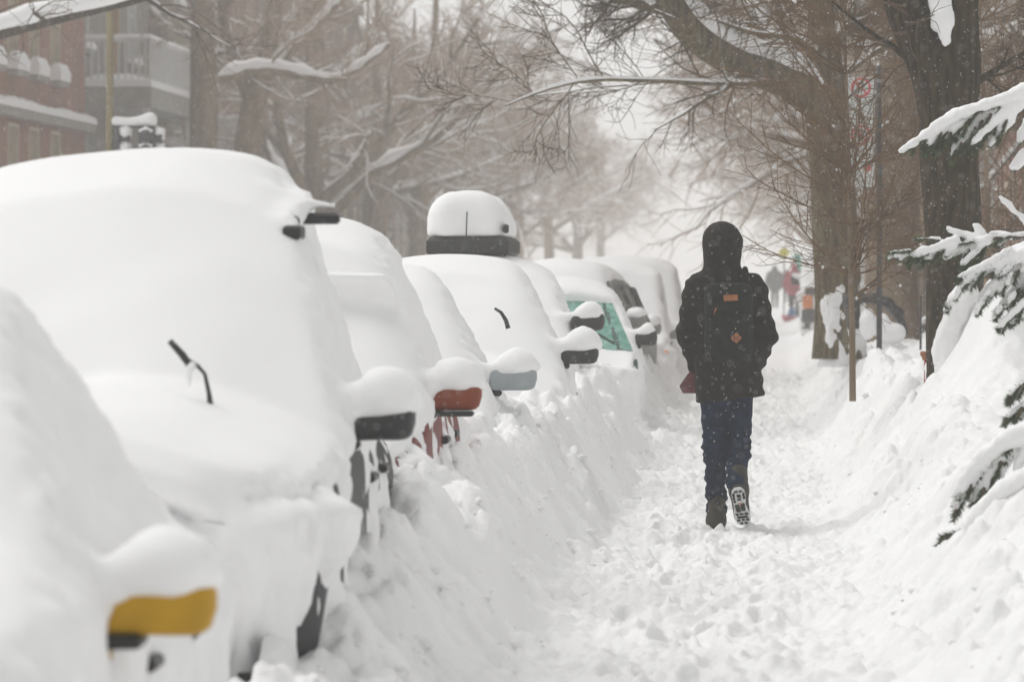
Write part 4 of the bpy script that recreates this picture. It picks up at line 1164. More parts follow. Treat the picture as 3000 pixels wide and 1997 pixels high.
def outline(u):  # half width of a boot sole along its length
    return float(np.interp(u, [0, .03, .10, .22, .38, .50, .68, .82, .93, .98, 1.0], [0.012, .026, .037, .041, .036, .035, .044, .046, .038, .024, .008]))
def off(u): return float(np.interp(u, [0, .5, 1.0], [-0.004, -0.004, 0.008]))
us = np.concatenate([np.linspace(0, 0.1, 6), np.linspace(0.15, 0.9, 14), np.linspace(0.93, 1, 6)])
MT['sole_snow'] = M('sole_snow', (0.62, 0.63, 0.62), 0.8, 0.12, 60.0, 0.4, 60.0)
ring = [fp(u, off(u) + outline(u), -0.006) for u in us] + [fp(u, off(u) - outline(u), -0.006) for u in us[::-1]]
top = [fp(u, off(u) + outline(u), 0.016) for u in us] + [fp(u, off(u) - outline(u), 0.016) for u in us[::-1]]
n = len(ring); sb = MB(); sb.add(ring + top, [tuple(range(n)), tuple(range(n, 2 * n))] + [(i, (i + 1) % n, (i + 1) % n + n, i + n) for i in range(n)])
sole = sb.build('boot_sole', MT['sole_snow'], person)
lug = MB()
def pad(u0, u1, v0, v1, sk=0.0):
    c = [(u0, v0), (u1, v0 + sk), (u1, v1 + sk), (u0, v1)]
    V = [fp(u, off(u) + v, 0.015) for u, v in c] + [fp(u, off(u) + v, 0.0215) for u, v in c]
    lug.add(V, [(0, 1, 2, 3), (7, 6, 5, 4), (0, 4, 5, 1), (1, 5, 6, 2), (2, 6, 7, 3), (3, 7, 4, 0)])
for (u0, u1, v0, v1, sk) in [(.05, .09, -.024, -.002, 0), (.05, .09, .004, .024, 0), (.11, .19, -.036, -.022, 0), (.11, .19, .022, .036, 0), (.21, .28, -.037, -.023, 0), (.21, .28, .023, .037, 0),
        (.15, .23, -.012, .010, .004), (.30, .36, -.033, -.020, 0), (.26, .31, -.010, .012, 0), (.42, .62, -.030, -.004, .004), (.44, .60, .002, .028, 0), (.40, .46, .004, .030, 0),
        (.66, .71, -.036, -.020, .004), (.66, .70, -.012, .008, .003), (.66, .71, .016, .036, .003), (.74, .79, -.030, .030, .003), (.82, .87, -.034, -.016, 0), (.82, .86, -.006, .010, 0), (.82, .87, .018, .036, 0), (.91, .95, -.020, -.004, 0), (.91, .95, .006, .022, 0)]:
    pad(u0, u1, v0, v1, sk)
lug.build('sole_lugs', MT['rubber'], sole, kind='stuff')
lg = MB(); c = [(.37, -.006), (.42, .012), (.44, .016), (.39, -.004)]
V = [fp(u, off(u) + v, 0.0152) for u, v in c] + [fp(u, off(u) + v, 0.023) for u, v in c]
lg.add(V, [(0, 1, 2, 3), (7, 6, 5, 4), (0, 4, 5, 1), (1, 5, 6, 2), (2, 6, 7, 3), (3, 7, 4, 0)]); lg.build('sole_inlay', MT['lamp_orange'], sole)
def head(X, Y, Z):
    d = ellip(X, Y, Z, (-0.018, 0.045, 1.665), (0.076, 0.093, 0.112))
    d = smin(d, ellip(X, Y, Z, (-0.018, 0.142, 1.652), (0.012, 0.018, 0.022)), 0.012)
    d = smin(d, ellip(X, Y, Z, (-0.018, 0.115, 1.60), (0.03, 0.02, 0.018)), 0.015)
    d = smin(d, capsule(X, Y, Z, (-0.018, 0.02, 1.50), (-0.018, 0.03, 1.60), 0.055), 0.03)
    for s in (-1, 1):
        d = smax(d, -ellip(X, Y, Z, (-0.018 + s * 0.032, 0.14, 1.675), (0.015, 0.015, 0.010)), 0.008)
    return d
sdf_part('head', (-0.13, -0.08, 1.46), (0.10, 0.19, 1.80), 0.008, head, MT['skin'], person, 1)

# backpack worn on the back
pack_o = thing('backpack', 'dark backpack with tan leather patches on the walker\'s back', 'backpack', tuple(PERSON + Vector((0, 0, 0))))
def packf(X, Y, Z):
    d = rbox(X, Y, Z, (0.02, -0.175, 1.215), (0.14, 0.06, 0.23), 0.055)
    d = smin(d, rbox(X, Y, Z, (0.02, -0.225, 1.12), (0.11, 0.03, 0.11), 0.03), 0.015)
    return d
sdf_part('bag_body', (-0.18, -0.34, 0.94), (0.22, -0.08, 1.49), 0.010, packf, MT['pack'], pack_o, 1,
         lambda x, y, z: 0.008 * (vnoise(x * 14, y * 14, z * 14, 31) - 0.5))
for s in (-1, 1):
    b = MB(); b.tube([(0.02 + s * 0.09, -0.17, 1.44), (0.01 + s * 0.105, -0.07, 1.525), (s * 0.12, 0.06, 1.50), (s * 0.14, 0.14, 1.36), (s * 0.15, 0.12, 1.15), (0.02 + s * 0.13, -0.12, 1.02)], 0.017, 8); b.build('shoulder_strap', MT['pack'], pack_o, smooth=True)
def slab(mb, cx, cz, pts, y0, th):
    mb.poly([(cx + x, y0, cz + z) for x, z in pts], -th, axis=1)
b = MB(); slab(b, 0.032, 1.358, [(-.042, .015), (.041, .019), (.043, -.016), (-.039, -.020)], -0.226, 0.018); patch = b.build('leather_label', MT['leather'], pack_o)
b = MB(); slab(b, 0.064, 1.124, [(-.033, 0), (0, .033), (.034, 0.002), (.002, -.031)], -0.247, 0.016); dia = b.build('lash_tab', MT['leather'], pack_o)
for s in (-1, 1):
    b = MB(); slab(b, 0.064 + s * 0.009, 1.124, [(-.0025, .012), (.0025, .012), (.0025, -.012), (-.0025, -.012)], -0.2625, 0.003); b.build('slot', MT['black'], dia)
b = MB(); slab(b, -0.056, 1.28, [(-.010, -.026), (-.004, .012), (.014, .024), (.004, .008)], -0.230, 0.010); b.build('zip_pull', MT['leather'], pack_o)

bagp = P(2030, 1080, 28.1)
bag = thing('cloth_bag', 'maroon bag hanging at the walker\'s left hip', 'bag', tuple(bagp))
b = MB(); V = []
for z, w0, w1, dpt in ((0.0, -0.006, 0.006, 0.012), (-0.05, -0.045, 0.02, 0.03), (-0.11, -0.078, 0.035, 0.04), (-0.145, -0.06, 0.04, 0.03)):
    V += [(w0, -dpt, z - (0 if w0 > -0.05 else -0.01)), (w1, -dpt, z), (w1, dpt, z), (w0, dpt, z)]
b.add(V, [(r*4+i, r*4+(i+1) % 4, (r+1)*4+(i+1) % 4, (r+1)*4+i) for r in range(3) for i in range(4)] + [(0, 1, 2, 3), (12, 13, 14, 15)])
b.build('pouch', MT['bag'], bag)
b = MB(); b.tube([(0, 0, -0.004), (0.015, 0.01, 0.06), (0.03, 0.02, 0.12)], 0.006, 6); b.build('strap', MT['bag'], bag)

# ------------------------------------------------------------------ spruce boughs reaching in from the right
MT['needle'] = M('needle', (0.030, 0.058, 0.024), 0.7, 0, 20.0, color2=(0.085, 0.135, 0.06))
MT['spruce_bark'] = M('spruce_bark', (0.07, 0.035, 0.02), 0.85, 0, 20.0, 0.4, 40.0, color2=(0.14, 0.08, 0.05))
spruce = thing('spruce_tree', 'snow-laden spruce at the right edge with drooping green boughs', 'tree', (2.75, 24.5, 0.45))
sb0 = np.array(spruce.location)
b = MB(); b.tube([(0, 0, -0.4), (0.02, 0, 1.0), (0, 0.02, 3.0), (0.02, 0, 5.5), (0, 0, 8.0)], [0.17, 0.15, 0.12, 0.07, 0.02], 12); b.build('trunk', MT['spruce_bark'], spruce, smooth=True)

def fan(stem, n, rng, length, r0, r1, down=0.55, lo=0.15):
    """side shoots in photo pixels along a px stem"""
    out = []
    st = np.array(stem, float)
    for k in range(n):
        t = lo + (0.97 - lo) * (k + rng.random() * 0.6) / n
        f = t * (len(st) - 1); i = min(int(f), len(st) - 2); p = st[i] + (st[i+1] - st[i]) * (f - i)
        d = st[i+1] - st[i]; d = d / (np.linalg.norm(d) + 1e-9)
        e = d * rng.uniform(0.5, 0.9) + np.array((0, 1.0)) * rng.uniform(down * 0.6, down * 1.3) + np.array((-0.15, 0)) * rng.random()
        e /= np.linalg.norm(e)
        L = length * rng.uniform(0.6, 1.1) * (1.1 - 0.6 * t)
        out.append(([tuple(p), tuple(p + e * L * 0.5), tuple(p + e * L + np.array((0, L * 0.12)))], r0, r1))
    return out
def bough(seed, Yd, stems, snow=1.0, needles=1.0, h=0.013, dy=0.0, tuft=0.0):
    """stems: list of (world px curve, snow radius at start, at end); snow hugs the upper side of each stem"""
    rng = np.random.default_rng(seed)
    stems = stems + [x for st in stems if len(st[0]) > 3 and needles > 0.5 for x in fan(st[0], 7, rng, 55, 0.0, 0.0, 0.9, 0.05)]
    curves = []
    for si, (pp, r0, r1) in enumerate(stems):
        w = np.array([P(x, y, Yd + dy * i + 0.03 * (si % 4)) for i, (x, y) in enumerate(pp)]) - sb0
        n = 10; s = np.linspace(0, len(w) - 1, n)
        c = np.stack([np.interp(s, np.arange(len(w)), w[:, j]) for j in range(3)], 1)
        for _ in range(2): c[1:-1] = (c[:-2] + 2 * c[1:-1] + c[2:]) / 4
        curves.append((c, np.linspace(r0, r1, n) * 0.82))
    allp = np.concatenate([c for c, r in curves])
    lo = allp.min(0) - 0.10; hi = allp.max(0) + 0.12
    # wood
    mb = MB()
    for c, r in curves: mb.tube(c, np.linspace(0.009, 0.003, len(c)), 6)
    br = mb.build('bough', MT['spruce_bark'], spruce, smooth=True)
    # needles: thin blades set all around each stem and pointing forward
    V, F = [], []
    for c, r in curves:
        L = np.linalg.norm(np.diff(c, axis=0), axis=1).sum()
        k = int(L * (2600 if r.max() <= 0 else 1500) * needles)
        t = rng.random(k) * (len(c) - 1.001); i = t.astype(int); fr = (t - i)[:, None]
        p = c[i] * (1 - fr) + c[i + 1] * fr
        tan = unit(c[i + 1] - c[i])
        rv = rng.normal(0, 1, (k, 3)); rv[:, 2] -= 0.25; rv -= (rv * tan).sum(1, keepdims=True) * tan; rv = unit(rv)
        d = unit(rv * 0.85 + tan * 0.65)
        ln = rng.uniform(0.02, 0.036, k)[:, None]
        sd = unit(np.cross(d, rng.normal(0, 1, (k, 3)))) * 0.0016
        n0 = sum(len(v) for v in V)
        V.append(np.stack([p + sd, p - sd, p + d * ln], 1).reshape(-1, 3))
        F.append(np.arange(k * 3).reshape(-1, 3) + n0)
    obj('needles', mk_mesh('needles', np.concatenate(V), np.concatenate(F)), MT['needle'], br, kind='stuff')
    # snow
    (X, Y, Z), ax = grid(lo, hi, h)
    D = np.full((len(ax[0]), len(ax[1]), len(ax[2])), 1.0)
    for c, r in curves:
        if r.max() <= 0: continue
        for i in range(len(c) - 1):
            if max(r[i], r[i+1]) <= 0.002: continue
            a, e = c[i].copy(), c[i+1].copy()
            a[2] += r[i] * 0.75; e[2] += r[i+1] * 0.75
            j = 1 + 0.3 * (rng.random() - 0.5)
            m = 0.12
            sl = tuple(slice(max(0, np.searchsorted(A_, min(u, v) - m)), np.searchsorted(A_, max(u, v) + m)) for A_, u, v in zip(ax, a, e))
            if any(s.stop - s.start < 2 for s in sl): continue
            q = capsule(X[sl[0]], Y[:, sl[1]], Z[:, :, sl[2]], a, e, r[i] * j, r[i+1] * j, (1.0, 1.0, 0.9))
            D[sl] = smin(D[sl], q, 0.022)
    if (D < 0).any():
        Vs, Fs = nets(D, ax, 1)
        Vs = Vs + normals(Vs, Fs) * (0.014 * (vnoise(Vs[:, 0] * 26, Vs[:, 1] * 26, Vs[:, 2] * 26, seed) - 0.5) + 0.008 * (vnoise(Vs[:, 0] * 60, Vs[:, 1] * 60, Vs[:, 2] * 60, seed) - 0.5))[:, None]
        obj('bough_snow', mk_mesh('bough_snow', Vs, Fs), MT['snow_car'], br)
    return br

rg = np.random.default_rng(5)
# upper bough, thickly covered
m1 = [(3060, 262), (2980, 292), (2900, 322), (2840, 335), (2780, 352), (2730, 390), (2690, 422), (2642, 448)]
bough(1, 27.0, [(m1, 0.060, 0.024), ([(2800, 350), (2760, 385), (2725, 415), (2712, 428)], 0.045, 0.018), ([(2850, 340), (2800, 375), (2765, 410), (2735, 438)], 0.045, 0.014),
    ([(2920, 320), (2870, 360), (2830, 400), (2800, 440), (2788, 462)], 0.050, 0.015), ([(2960, 330), (2910, 370), (2870, 405), (2845, 428)], 0.040, 0.012),
    ([(2990, 315), (2950, 350), (2930, 385), (2925, 402)], 0.045, 0.018), ([(2960, 360), (2920, 400), (2898, 432)], 0.030, 0.010), ([(3040, 330), (3005, 380), (2985, 420)], 0.045, 0.02),
    ([(2880, 380), (2845, 415), (2815, 450)], 0.0, 0.0), ([(2780, 380), (2750, 420), (2735, 440)], 0.0, 0.0), ([(3040, 440), (3000, 470), (2970, 500)], 0.045, 0.03)], h=0.012)
# bare snowy stick behind the trunk
bough(2, 27.5, [([(3040, 690), (2990, 640), (2950, 600), (2925, 578)], 0.022, 0.014)], needles=0.0 + 0.001)
# middle boughs, finely fingered, green showing
m3 = [(3060, 690), (2980, 690), (2900, 695), (2840, 712), (2780, 722), (2720, 730), (2655, 738), (2600, 742)]
s3 = [(m3, 0.020, 0.004), ([(2860, 705), (2820, 690), (2775, 672)], 0.026, 0.012), ([(2880, 700), (2870, 680), (2858, 662)], 0.028, 0.014), ([(2960, 700), (2930, 690), (2900, 688)], 0.026, 0.010),
      ([(2800, 712), (2740, 735), (2690, 750), (2668, 752)], 0.034, 0.012), ([(2790, 730), (2740, 755), (2710, 762)], 0.026, 0.010), ([(2830, 720), (2790, 745), (2765, 760)], 0.020, 0.012), ([(2850, 715), (2815, 740), (2790, 752)], 0.018, 0.010),
      ([(2900, 710), (2860, 740), (2830, 768), (2818, 775)], 0.018, 0.012), ([(2760, 700), (2715, 700), (2680, 700)], 0.010, 0.004)]
bough(3, 26.5, s3 + fan(m3, 14, rg, 75, 0.012, 0.004), needles=1.3)
m4 = [(3060, 745), (2990, 760), (2940, 775), (2890, 780), (2850, 805), (2815, 840), (2790, 870), (2768, 900)]
s4 = [([(2960, 735), (2920, 760), (2870, 785), (2830, 805), (2805, 815)], 0.022, 0.012), (m4, 0.050, 0.012), ([(3000, 780), (2930, 830), (2880, 870), (2868, 900)], 0.045, 0.016), ([(3050, 790), (2990, 840), (2950, 880), (2915, 915)], 0.045, 0.012),
      ([(3060, 850), (3000, 890), (2960, 930), (2920, 965)], 0.032, 0.012), ([(3060, 880), (3000, 925), (2960, 955)], 0.03, 0.01), ([(2965, 880), (2960, 930), (2962, 960)], 0.022, 0.006), ([(3060, 720), (3010, 740), (2960, 745)], 0.05, 0.03)]
bough(4, 26.0, s4 + fan(m4, 12, rg, 80, 0.012, 0.004) + fan(s4[2][0], 9, rg, 60, 0.012, 0.004) + fan(s4[3][0], 9, rg, 60, 0.010, 0.003), needles=1.3)
# lower thin tips
m5 = [(3040, 1110), (2980, 1140), (2920, 1155), (2870, 1165), (2806, 1172)]
bough(5, 22.5, [([(3050, 1090), (2990, 1128), (2960, 1152), (2953, 1168)], 0.012, 0.002), ([(3050, 1150), (3000, 1190), (2960, 1215), (2945, 1228)], 0.024, 0.006), ([(3040, 1190), (2990, 1225), (2948, 1232)], 0.012, 0.002)], needles=1.0)
# low heavy boughs sunk towards the bank
m6 = [(3060, 1260), (2990, 1290), (2930, 1320), (2880, 1350), (2840, 1390), (2815, 1430), (2800, 1455)]
s6 = [(m6, 0.062, 0.022), ([(2900, 1345), (2850, 1410), (2820, 1460), (2794, 1508)], 0.034, 0.010), ([(2950, 1325), (2900, 1400), (2870, 1450), (2850, 1470)], 0.038, 0.014), ([(2990, 1310), (2940, 1370), (2920, 1420)], 0.034, 0.012), ([(3040, 1300), (2990, 1350), (2975, 1390)], 0.030, 0.010)]
bough(6, 21.0, s6 + fan(m6, 10, rg, 90, 0.016, 0.004), needles=1.1)
m7 = [(3060, 1400), (2990, 1425), (2930, 1460), (2880, 1500), (2845, 1545), (2830, 1570)]
s7 = [(m7, 0.064, 0.030), ([(2960, 1450), (2910, 1520), (2890, 1570)], 0.045, 0.02), ([(3030, 1430), (2990, 1500), (2960, 1560), (2940, 1580)], 0.045, 0.02), ([(2870, 1535), (2830, 1555), (2790, 1565), (2758, 1572)], 0.0, 0.0), ([(3060, 1480), (3020, 1540), (2990, 1570)], 0.05, 0.02)]
bough(7, 20.5, s7 + fan(m7, 10, rg, 90, 0.016, 0.004), needles=1.1)
# more boughs of the same tree outside the frame
for k in range(26):
    a = 6.28 * k / 26 * 5.3; zz = 0.5 + 5.5 * (k / 26); L = 1.7 * (1 - zz / 8.5)
    b = MB(); c0, s0 = math.cos(a), math.sin(a)
    if c0 < -0.35: continue
    pts = [(0, 0, zz), (c0 * L * .5, s0 * L * .5, zz + 0.05), (c0 * L, s0 * L, zz - 0.25)]
    b.tube(pts, [0.02, 0.014, 0.004], 6); br = b.build('bough', MT['spruce_bark'], spruce)
    b = MB(); b.tube([(p[0], p[1], p[2] + 0.05) for p in pts], [0.05, 0.13, 0.03], 8); b.build('bough_snow', MT['snow_car'], br, smooth=True)

# ------------------------------------------------------------------ houses on both sides of the street
def brick_mat(name, c1, c2, mortar):
    m = bpy.data.materials.new(name); m.use_nodes = True
    t = m.node_tree; b = t.nodes['Principled BSDF']; b.inputs['Roughness'].default_value = 0.9
    tc = t.nodes.new('ShaderNodeTexCoord'); mp = t.nodes.new('ShaderNodeMapping'); mp.inputs['Rotation'].default_value = (math.radians(90), 0, math.radians(90))
    sx = t.nodes.new('ShaderNodeSeparateXYZ'); cb = t.nodes.new('ShaderNodeCombineXYZ')
    t.links.new(tc.outputs['Object'], sx.inputs[0]); ad = t.nodes.new('ShaderNodeMath'); t.links.new(sx.outputs['X'], ad.inputs[0]); t.links.new(sx.outputs['Y'], ad.inputs[1]); t.links.new(ad.outputs[0], cb.inputs['X']); t.links.new(sx.outputs['Z'], cb.inputs['Y'])
    br = t.nodes.new('ShaderNodeTexBrick'); br.inputs['Scale'].default_value = 1.0
    br.inputs['Brick Width'].default_value = 0.22; br.inputs['Row Height'].default_value = 0.075; br.inputs['Mortar Size'].default_value = 0.008
    br.inputs['Color1'].default_value = (*c1, 1); br.inputs['Color2'].default_value = (*c2, 1); br.inputs['Mortar'].default_value = (*mortar, 1)
    t.links.new(cb.outputs[0], br.inputs['Vector'])
    nz = t.nodes.new('ShaderNodeTexNoise'); nz.inputs['Scale'].default_value = 0.8; t.links.new(tc.outputs['Object'], nz.inputs['Vector'])
    mx = t.nodes.new('ShaderNodeMix'); mx.data_type = 'RGBA'; mx.blend_type = 'MULTIPLY'; mx.inputs['Factor'].default_value = 0.5
    t.links.new(br.outputs['Color'], mx.inputs[6]); t.links.new(nz.outputs['Color'], mx.inputs[7])
    t.links.new(mx.outputs[2], b.inputs['Base Color'])
    bp = t.nodes.new('ShaderNodeBump'); bp.inputs['Strength'].default_value = 0.4; bp.inputs['Distance'].default_value = 0.01
    t.links.new(br.outputs['Fac'], bp.inputs['Height']); bp.invert = True; t.links.new(bp.outputs[0], b.inputs['Normal'])
    return m
WALL = {'red': brick_mat('brick_red', (0.38, 0.15, 0.085), (0.30, 0.11, 0.065), (0.34, 0.24, 0.18)),
        'brown': brick_mat('brick_brown', (0.16, 0.085, 0.05), (0.11, 0.06, 0.04), (0.22, 0.18, 0.15)),
        'stone': M('grey_stone', (0.22, 0.205, 0.18), 0.9, 0.2, 2.0, 0.4, 12.0),
        'beige': brick_mat('brick_beige', (0.30, 0.24, 0.16), (0.26, 0.20, 0.13), (0.3, 0.27, 0.22))}
MT['cream'] = M('cream_paint', (0.55, 0.47, 0.33), 0.6, 0.08, 6.0)
MT['white_paint'] = M('white_paint', (0.62, 0.62, 0.60), 0.6, 0.08, 6.0)
MT['pane'] = M('pane', (0.03, 0.037, 0.045), 0.15, 0.3, 2.0)
MT['wood_tan'] = M('wood_tan', (0.42, 0.26, 0.10), 0.6, 0.2, 8.0, stretch=(1, 1, 0.2))
MT['iron'] = M('iron', (0.02, 0.022, 0.026), 0.5, 0.3, 12.0)
MT['concrete'] = M('concrete', (0.30, 0.29, 0.26), 0.9, 0.15, 5.0, 0.3, 20.0)
MT['board'] = M('board', (0.075, 0.03, 0.022), 0.75, 0, 6.0, 0.3, 30.0, stretch=(1, 1, 0.15), color2=(0.13, 0.055, 0.04))
MT['olive_wood'] = M('olive_wood', (0.16, 0.125, 0.055), 0.85, 0, 9.0, 0.3, 30.0, stretch=(1, 1, 0.1), color2=(0.26, 0.21, 0.10))

def snow_pad(mb, a, b, hgt):
    """rounded strip of snow lying on a ledge a..b (box corners at ledge level)"""
    x0, y0, z0 = a; x1, y1, _ = b
    e = min(x1 - x0, y1 - y0) * 0.3
    V = [(x0, y0, z0), (x1, y0, z0), (x1, y1, z0), (x0, y1, z0),
         (x0 - 0.01, y0 - 0.01, z0 + hgt * .5), (x1 + .01, y0 - 0.01, z0 + hgt * .5), (x1 + .01, y1 + .01, z0 + hgt * .5), (x0 - .01, y1 + .01, z0 + hgt * .5),
         (x0 + e, y0 + e, z0 + hgt), (x1 - e, y0 + e, z0 + hgt), (x1 - e, y1 - e, z0 + hgt), (x0 + e, y1 - e, z0 + hgt)]
    F = [(0, 3, 2, 1), (8, 9, 10, 11)]
    for k in (0, 4):
        for i in range(4):
            j = (i + 1) % 4; F.append((k+i, k+j, k+4+j, k+4+i))
    mb.add(V, F)

def house(label, X, Y0, Y1, hgt, wall, wins, side=1, frame='cream', ledge=None, balcony=None, name='row_house', doors=(), sill=0.15, fr=0.05, sillsnow=0.18, jamb=0.0):
    """side=+1: the front faces +X (left of the street); wins: (y0,y1,z0,z1) in world"""
    g = -0.1
    root = thing(name, label, 'house', (X, Y0, g), 0, 'houses along the street')
    L = Y1 - Y0; T = 0.35
    ops = [(a - Y0, b - Y0, c - g, d - g) for a, b, c, d in list(wins) + list(doors)]
    ysb = sorted({0, L, *[o[0] for o in ops], *[o[1] for o in ops]}); zsb = sorted({-1.0, hgt, *[o[2] for o in ops], *[o[3] for o in ops]})
    mb = MB()
    xa, xb = (-T, 0) if side > 0 else (0, T)
    for i in range(len(ysb) - 1):
        run = None
        for k in range(len(zsb) - 1):
            yc, zc = (ysb[i] + ysb[i+1]) / 2, (zsb[k] + zsb[k+1]) / 2
            hole = any(o[0] < yc < o[1] and o[2] < zc < o[3] for o in ops)
            if not hole and run is None: run = zsb[k]
            if (hole or k == len(zsb) - 2) and run is not None:
                mb.box((xa, ysb[i], run), (xb, ysb[i+1], zsb[k] if hole else zsb[k+1])); run = None
    bx = (-T - 7.5, -T - 0.002) if side > 0 else (T + 0.002, T + 7.5)
    mb.box((bx[0], 0.0, -1.0), (bx[1], L, hgt))
    w = mb.build('wall', WALL[wall], root)
    r = MB(); r.box((bx[0] - 0.1 if side > 0 else xa - 0.18, -0.04, hgt + 0.003), (xb + 0.18 if side > 0 else bx[1] + 0.1, L + 0.04, hgt + 0.28), 0.03); rf = r.build('cornice', MT['concrete'], root)
    sn = MB(); snow_pad(sn, (bx[0] if side > 0 else xa - .1, 0, hgt + 0.285), (xb + 0.1 if side > 0 else bx[1], L, 0), 0.4); sn.build('roof_snow', MT['snow'], rf)
    s = side
    def bxs(m, x0, x1, y0, y1, z0, z1, bev=0): m.box((min(s*x0, s*x1), y0, z0), (max(s*x0, s*x1), y1, z1), bev)
    for n_, (a, b, c, d) in enumerate(ops):
        isdoor = n_ >= len(wins)
        m = MB()
        bxs(m, -0.16, 0.02 + jamb, a - fr, a + fr, c, d); bxs(m, -0.16, 0.02 + jamb, b - fr, b + fr, c, d)
        bxs(m, -0.16, 0.025 + jamb, a - fr, b + fr, d, d + 2 * fr)
        if not isdoor:
            bxs(m, -0.14, 0.0 + jamb, (a + b) / 2 - fr * .6, (a + b) / 2 + fr * .6, c, d)
            bxs(m, -0.14, -0.03, a + fr, b - fr, (c + d) / 2 - .03, (c + d) / 2 + .03)
        wo_ = m.build('window' if not isdoor else 'door', MT[frame] if not isdoor else MT['wood_tan'], root)
        m = MB(); bxs(m, -0.20, -0.165, a, b, c, d); m.build('pane' if not isdoor else 'leaf', MT['pane'] if not isdoor else MT['wood_tan'], wo_)
        if not isdoor:
            sill_ = sill if c > 4.5 else min(sill, 0.07)
            m = MB(); bxs(m, 0.003, sill_, a - 0.08, b + 0.08, c - 0.11, c - 0.003); m.build('sill', MT['concrete'], wo_)
            m = MB(); snow_pad(m, (min(s*0.003, s*(sill_+.02)), a - 0.1, c - 0.002), (max(s*0.003, s*(sill_+.02)), b + 0.1, 0), sillsnow if c > 4.5 else 0.1); m.build('sill_snow', MT['snow'], wo_)
    if ledge:
        m = MB(); bxs(m, 0.003, 0.24, 0.02, L - 0.02, ledge - g - 0.16, ledge - g); lo_ = m.build('ledge', MT['concrete'], root)
        xs_ = np.array([0.02, 0.10, 0.19, 0.27]); nn = int(L / 0.35)
        V, F = [], []
        for i in range(nn + 1):
            y = 0.02 + (L - 0.04) * i / nn; hh = 0.10 + 0.12 * float(n2(np.array(y * 1.1), np.array(0.5), 7)) + 0.05 * random.random()
            V += [(s * 0.01, y, ledge - g + hh * 0.9), (s * 0.12, y, ledge - g + hh), (s * 0.25, y, ledge - g + hh * .7), (s * 0.27, y, ledge - g + 0.004), (s * 0.01, y, ledge - g + 0.004)]
            if i: F += [(5*i-5+k, 5*i-5+(k+1) % 5, 5*i+(k+1) % 5, 5*i+k) for k in range(5)]
        F += [(0, 1, 2, 3, 4), tuple(5*nn+k for k in range(5))]
        MB().add(V, F).build('ledge_snow', MT['snow'], lo_)
    for (a, b, z, dep) in (balcony or []):
        a -= Y0; b -= Y0; z -= g
        m = MB(); bxs(m, 0.004, dep, a, b, z - 0.42, z); bal = m.build('balcony', MT['concrete'], root)
        m = MB(); snow_pad(m, (min(s*0.01, s*dep), a, z + 0.004), (max(s*0.01, s*dep), b, 0), 0.28); m.build('balcony_snow', MT['snow'], bal)
        m = MB(); bxs(m, dep - 0.07, dep - 0.02, a, b, z + 0.92, z + 0.98); bxs(m, 0.05, dep, a, a + .05, z + .92, z + .98); bxs(m, .05, dep, b - .05, b, z + .92, z + .98)
        rail = m.build('railing', MT['white_paint'], bal)
        m = MB()
        for k in range(int((b - a) / 0.16)):
            y = a + 0.08 + 0.16 * k; bxs(m, dep - 0.055, dep - 0.03, y, y + 0.03, z + 0.005, z + 0.92)
        for k in range(int(dep / 0.14)):
            for yy_ in (a + 0.01, b - 0.04): bxs(m, 0.07 + 0.14 * k, 0.10 + 0.14 * k, yy_, yy_ + 0.03, z + 0.005, z + 0.92)
        m.build('balusters', MT['white_paint'], rail, kind='stuff')
        m = MB(); snow_pad(m, (min(s*(dep-.10), s*(dep+.01)), a, z + 0.984), (max(s*(dep-.10), s*(dep+.01)), b, 0), 0.10)
        snow_pad(m, (min(s*.05, s*dep), a - .01, z + .984), (max(s*.05, s*dep), a + .08, 0), 0.1); m.build('railing_snow', MT['snow'], rail, kind='stuff')
        m = MB()
        for yy_ in (a + 0.06, b - 0.18): bxs(m, dep - 0.18, dep - 0.06, yy_, yy_ + 0.12, -0.4, z - 0.425)
        m.build('post', MT['white_paint'], root)
    return root

XL = -14.0
cen = [74.6, 77.2, 79.8, 82.4, 85.1, 87.7, 90.2, 92.9]
house('red brick building with snow on its ledge and sills at the upper left', XL, 70.5, 97.0, 10.5, 'red',
      [(c - .55, c + .55, 2.0, 4.2) for c in cen] + [(c - .55, c + .55, 5.25, 7.7) for c in cen], ledge=4.52, frame='cream', sill=0.2, sillsnow=0.34, fr=0.035, jamb=0.0)
house('grey stone house with a white railed balcony next to the red brick building', XL - 0.4, 97.3, 110.0, 10.0, 'stone',
      [(99, 100.2, 1.5, 3.8), (102, 103.2, 1.5, 3.8), (106.5, 107.7, 1.5, 3.8), (99, 100.2, 6.2, 8.4), (106.5, 107.7, 6.2, 8.4)], doors=[(103.8, 104.9, 5.3, 7.9)], balcony=[(98.2, 105.8, 5.35, 1.6)], frame='white_paint')
spec = [('beige', 'tan brick house with wooden doors behind the thick olive trunk', 110.3, 121.0), ('red', 'hazy red house right of the leaning trunk', 121.3, 133.0), ('stone', 'pale stone house fading behind the snowy limbs', 133.3, 147.0),
        ('brown', 'brown brick house lost among the far branches', 147.3, 162.0), ('beige', 'far tan house deep in the haze', 162.3, 180.0), ('red', 'farthest red house in the haze', 180.3, 200.0)]
for i, (wl, lb, y0, y1) in enumerate(spec):
    n_ = int((y1 - y0) / 3.0); ws = []
    for k in range(n_):
        c = y0 + (k + 0.5) * (y1 - y0) / n_
        if not (k == 1): ws.append((c - .5, c + .5, 1.5, 3.6))
        ws.append((c - .5, c + .5, 4.7, 6.8)); ws.append((c - .5, c + .5, 7.8, 9.4))
    c = y0 + 1.5 * (y1 - y0) / n_
    house(lb, XL - 0.3 * (i % 3), y0, y1, 9.8 + 0.5 * (i % 2), wl, ws, frame=('white_paint', 'cream')[i % 2], doors=[(c - .55, c + .55, 0.6, 3.2)], balcony=[(c - 1.6, c + 1.6, 4.2, 1.4)])
